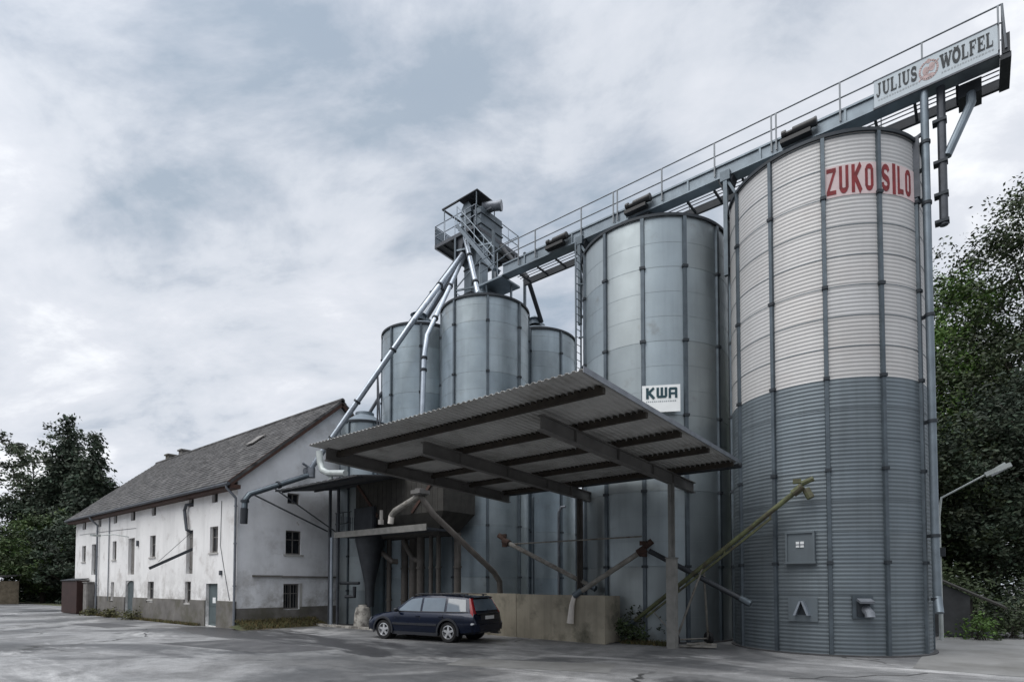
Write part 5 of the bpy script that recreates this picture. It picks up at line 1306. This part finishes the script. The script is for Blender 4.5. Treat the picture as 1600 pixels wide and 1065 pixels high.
def make_tree(name,label,group,loc,h,cr,base,nclump,per,leaf,lmat,seed,kind='round',lean=(0,0)):
    rng=np.random.default_rng(seed); t=thing(name,loc,label,'tree',group)
    m=MB(); X,Y=loc[0],loc[1]
    top=h*.95 if kind!='round' else h*.68
    k=7; pts=[(X+lean[0]*i/k+.12*rng.normal()*(i>0),Y+lean[1]*i/k+.12*rng.normal()*(i>0),top*i/k-.05*(i==0)) for i in range(k+1)]
    r0=h*.02+.05; m.tube(pts,[r0*(1-.88*i/k) for i in range(k+1)],9)
    cl=[];dirs=[]
    if kind=='conifer':
        nl=int(h*1.7)
        for i in range(nl):
            f=i/(nl-1); z=base+(h-base)*f; R=cr*(1-f)**.8*rng.uniform(.8,1.15)+.15
            nb=max(3,int(8*(1-f)+3))
            for b in range(nb):
                a=2*pi*(b+rng.uniform())/nb; Rb=R*rng.uniform(.65,1.1)
                c0=np.array([X+lean[0]*f,Y+lean[1]*f,z]); dv=np.array([cos(a),sin(a),-.28-.25*(1-f)])
                if Rb>.8 and b%2==0: m.tube([c0,c0+dv*Rb*.85],[.03+.02*(1-f),.01],4)
                ns=max(2,int(Rb/.33))
                for q in range(ns):
                    u=(q+.6)/ns; cl.append(c0+dv*Rb*u+np.array([0,0,.12*Rb*u*u])); dirs.append((dv[0],dv[1],-.55))
        cl=np.array(cl); n=len(cl); per_=max(4,int(nclump*per/n))
        C=np.repeat(cl,per_,0)+rng.normal(size=(n*per_,3))*np.array([.2,.2,.13])*max(.8,cr/2.6)
        ax=np.repeat(np.array(dirs),per_,0)
        tv=np.repeat(rng.uniform(.55,1.5,n),per_)
        V,F=leaf_quads(rng,C,leaf,ax,.6)
    else:
        nb=14; tips=[]
        for b in range(nb):
            f=.25+.75*(b+.5)/nb; z0=top*f*.96; a=b*2.4+rng.uniform(-.4,.4)
            env=sqrt(max(.06,1-((f-.45)/.62)**2)); R=cr*env*rng.uniform(.7,1.05)
            p0=Vector((X+lean[0]*f,Y+lean[1]*f,max(base*.6,z0*.75)))
            p2=Vector((X+lean[0]*f+R*cos(a)*.85,Y+lean[1]*f+R*sin(a)*.85,base+(h-base)*f*.86))
            p1=p0.lerp(p2,.5)+Vector((0,0,.06*h*rng.uniform(-.2,1)))
            m.tube([p0,p1,p2],[r0*.42*(1-.5*f),r0*.25*(1-.5*f),.02],6); tips+=[p1,p2]
        ctr=np.array([X+lean[0],Y+lean[1],(base+h)/2]); ax_=np.array([cr,cr,(h-base)/2])
        cl=[]
        while len(cl)<nclump:
            v=rng.uniform(-1,1,3); rr=np.linalg.norm(v)
            if rr>1 or rr<.25: continue
            w=1+.38*noise.noise(Vector((v[0]*1.7+seed,v[1]*1.7,v[2]*2.2)))
            if noise.noise(Vector((v[0]*2.3-seed,v[1]*2.3+3,v[2]*2.8)))<-.02 and rr>.4: continue
            cl.append(ctr+v*ax_*w)
        cl=np.array(cl); n=len(cl)
        rad=cr*.17*rng.uniform(.55,1.25,n)
        C=np.repeat(cl,per,0)+rng.normal(size=(n*per,3))*np.repeat(rad,per)[:,None]*np.array([1,1,.6])*.62
        tv=np.repeat(rng.uniform(.5,1.55,n),per)
        V,F=leaf_quads(rng,C,leaf)
    m.build('trunk','bark',t)
    tv=np.clip(tv*rng.uniform(.8,1.2,len(tv)),.3,2.0); tint=np.ones((len(V),4)); 
    tint[:,:3]=np.repeat(tv,4)[:,None]; tint[:,0]*=np.repeat(rng.uniform(.85,1.2,len(tv)),4)
    V=V[:]; me=np_mesh('crown',V,F,[lmat],tint); link('crown',me,t)
    return t
LG='trees beyond the warehouse end'
make_tree('birch_tree','airy tall grey green tree at far left with sky showing through',LG,(-87.9,17.4,0),20.8,4.3,2.5,230,56,.38,'leaf_grey',1)
make_tree('spruce_tree','tallest dark spruce, left of the warehouse roof end',LG,(-80.5,18.6,0),20.8,5.2,1.0,720,56,.42,'leaf_conifer',2,'conifer')
make_tree('spruce_tree','dark spruce nearest the warehouse roof end',LG,(-73.5,19.3,0),17.6,5.2,.8,700,56,.42,'leaf_conifer',3,'conifer')
make_tree('spruce_tree','dark spruce half hidden behind the two taller spruces',LG,(-85,20.4,0),20.2,5.4,1.0,560,56,.42,'leaf_conifer',4,'conifer')
make_tree('broadleaf_tree','low round dark tree at the left picture edge',LG,(-82,11.4,0),8.0,4.4,.6,130,64,.40,'leaf_dark',5)
make_tree('broadleaf_tree','bushy green tree in front of the dark spruces',LG,(-74,15.4,0),9.6,4.0,.3,180,84,.30,'leaf_mid',6)
make_tree('broadleaf_tree','dark bushy tree low at the warehouse end',LG,(-69.5,17.0,0),8.6,4.0,.2,160,64,.34,'leaf_conifer',7)
make_tree('broadleaf_tree','rounded dark tree in the middle of the far left group',LG,(-85,17.6,0),13.5,4.8,.5,190,64,.40,'leaf_conifer',9)
make_tree('broadleaf_tree','pale small tree low behind the stone hut',LG,(-92,11.0,0),7.5,4.5,.5,110,52,.42,'leaf_grey',8)
RG='trees right of the silos'
make_tree('broadleaf_tree','bright green leafy tree directly behind the corrugated silo',RG,(-1.5,45,0),22.3,4.8,3.5,320,130,.21,'leaf_bright',21)
make_tree('broadleaf_tree','tall dark tree at the right edge reaching nearly to the conveyor',RG,(3.3,44,0),26.0,5.0,1.2,430,130,.21,'leaf_dark',22)
make_tree('broadleaf_tree','dark spreading tree right of the street lamp',RG,(.6,41.0,0),15.5,4.6,.5,330,125,.21,'leaf_dark',23)
make_tree('broadleaf_tree','dark low branched tree behind the open shed',RG,(-2.0,37.2,0),11.5,4.2,.3,300,120,.20,'leaf_dark',24)
make_tree('broadleaf_tree','dark dense tree low at the right picture edge',RG,(2.6,36.0,0),13.0,4.4,.4,330,120,.20,'leaf_conifer',25)
make_tree('broadleaf_tree','mid green tree filling the gap beside the tall silo edge',RG,(-3.2,42,0),16.5,4.2,1.0,260,120,.21,'leaf_bright',28)
make_tree('broadleaf_tree','shady tree farther back between the dark right trees',RG,(-1,54,0),11,7.0,.3,70,70,.36,'leaf_conifer',26)
make_tree('broadleaf_tree','shady tree farther back at the right picture edge',RG,(5,54,0),11,7.0,.3,60,70,.36,'leaf_conifer',27)
BG='trees far behind the silos'
for i,(x,y,h,lab) in enumerate(((-11.5,36,6.5,'low dark tree seen in the gap behind the wide silo'),(-16.5,37,6,'low dark tree hidden behind the slim silos'),(-22,36,6,'low dark tree behind the warehouse end of the silo row'))):
    make_tree('broadleaf_tree',lab,BG,(x,y,0),h,3.2,.2,90,50,.4,'leaf_conifer',40+i)
def make_bush(name,label,loc,r,h,n,leaf,lmat,seed,cat='bush',group=None):
    rng=np.random.default_rng(seed); t=thing(name,loc,label,cat,group)
    c=rng.normal(size=(26,3))*np.array([r*.5,r*.5,h*.24])+np.array([loc[0],loc[1],h*.48]); c[:,2]=np.clip(c[:,2],.1,h)
    C=np.repeat(c,n//26,0)+rng.normal(size=((n//26)*26,3))*r*.2; C[:,2]=np.clip(C[:,2],.03,None)
    V,F=leaf_quads(rng,C,leaf); tv=np.repeat(rng.uniform(.5,1.5,26),n//26); tint=np.ones((len(V),4)); tint[:,:3]=np.repeat(tv,4)[:,None]
    link('foliage',np_mesh('foliage',V,F,[lmat],tint),t)
    m=MB()
    for i in range(7): p=c[i*3]; m.tube([(loc[0]+.05*i-.15,loc[1],0),(p[0],p[1],p[2])],[.02,.006],5)
    m.build('stem','bark',t); return t
make_bush('elder_bush','dark green leafy bush growing beside the end of the concrete wall',(-8.75,17.0,0),.55,1.05,900,.13,'leaf_dark',51)
make_bush('elder_bush','small dark bush low at the right edge beneath the trees',(.9,27.0,0),.9,1.0,900,.14,'leaf_dark',52)
make_bush('elder_bush','broad dark hedge bush under the right hand trees behind the shed',(-.4,31.5,0),2.0,2.2,2600,.17,'leaf_dark',54)
make_bush('elder_bush','broad dark hedge bush at the right edge beneath the trees',(2.2,31.0,0),2.0,1.9,2600,.17,'leaf_conifer',55)
make_bush('elder_bush','bramble patch beside the low dark shed post',(.0,25.4,0),.6,.8,700,.11,'leaf_bright',53)
for i,(x,y,r,h,lab) in enumerate(((-39.0,11.2,.45,.42,'dry weeds left of the arched door'),(-35.6,11.2,.6,.48,'brown weeds against the warehouse plinth right of the arched door'),(-41.9,11.1,.45,.4,'low weeds by the far downpipe of the warehouse'))):
    make_bush('weed_clump',lab,(x,y,0),r,h,520,.11,'grass_blade',60+i,'weeds')
# grass and weeds that nobody could count
def grass(name,label,areas,n,hh,seed,lmat):
    rng=np.random.default_rng(seed); Vs=[]
    for (x0,x1,y0,y1,zf,dens) in areas:
        k=int(n*dens); x=rng.uniform(x0,x1,k); y=rng.uniform(y0,y1,k); z=np.array([zf(a,b) for a,b in zip(x,y)])
        a=rng.uniform(0,2*pi,k); w=.018; h_=hh*rng.uniform(.4,1.3,k); l=rng.normal(size=(k,2))*.35
        dx,dy=np.cos(a)*w,np.sin(a)*w
        Vs.append(np.stack([np.stack([x-dx,y-dy,z],1),np.stack([x+dx,y+dy,z],1),np.stack([x+l[:,0]*h_+dx*.2,y+l[:,1]*h_,z+h_],1),np.stack([x+l[:,0]*h_-dx*.2,y+l[:,1]*h_,z+h_],1)],1).reshape(-1,3))
    V=np.concatenate(Vs); F=np.arange(len(V)).reshape(-1,4); tint=np.ones((len(V),4)); tint[:,:3]=np.repeat(rng.uniform(.5,1.5,len(F)),4)[:,None]; tint[:,0]*=np.repeat(rng.uniform(.8,1.5,len(F)),4)
    o=link(name,np_mesh(name,V,F,[lmat],tint)); tag(o,label,None,kind='stuff')
bankz=lambda x,y: max(0,.34*(1-(x-XE-.03)/1.25)**1.2)
grass('weeds','short weeds and moss on the bank under the gable and along the plinth',[(XE+.1,XE+1.15,YF-.1,YF+3.7,bankz,.6),(XW+4.5,-38.2,YF-.5,YF-.06,lambda x,y:0,.25),(-36.3,-27.8,YF-.35,YF-.06,lambda x,y:0,.4),(-9.0,-7.4,16.6,17.2,lambda x,y:0,.15)],4200,.13,71,'grass_blade')
m=MB(); m.add([(-140,13.5,.004),(-52,14.2,.004),(-49.5,24,.004),(-49.5,70,.004),(-140,70,.004)],[(0,1,2,3,4)])
tag(m.build('grass_verge','verge_grass',smooth=0),'grassy ground beneath the trees beyond the warehouse',None,kind='structure')
m=MB(); m.add([(-30,30,.004),(-1.5,30.5,.004),(60,30.5,.004),(60,110,.004),(-30,110,.004)],[(0,1,2,3,4)])
tag(m.build('grass_verge','verge_grass',smooth=0),'dark grassy ground beneath the trees right of the silos',None,kind='structure')
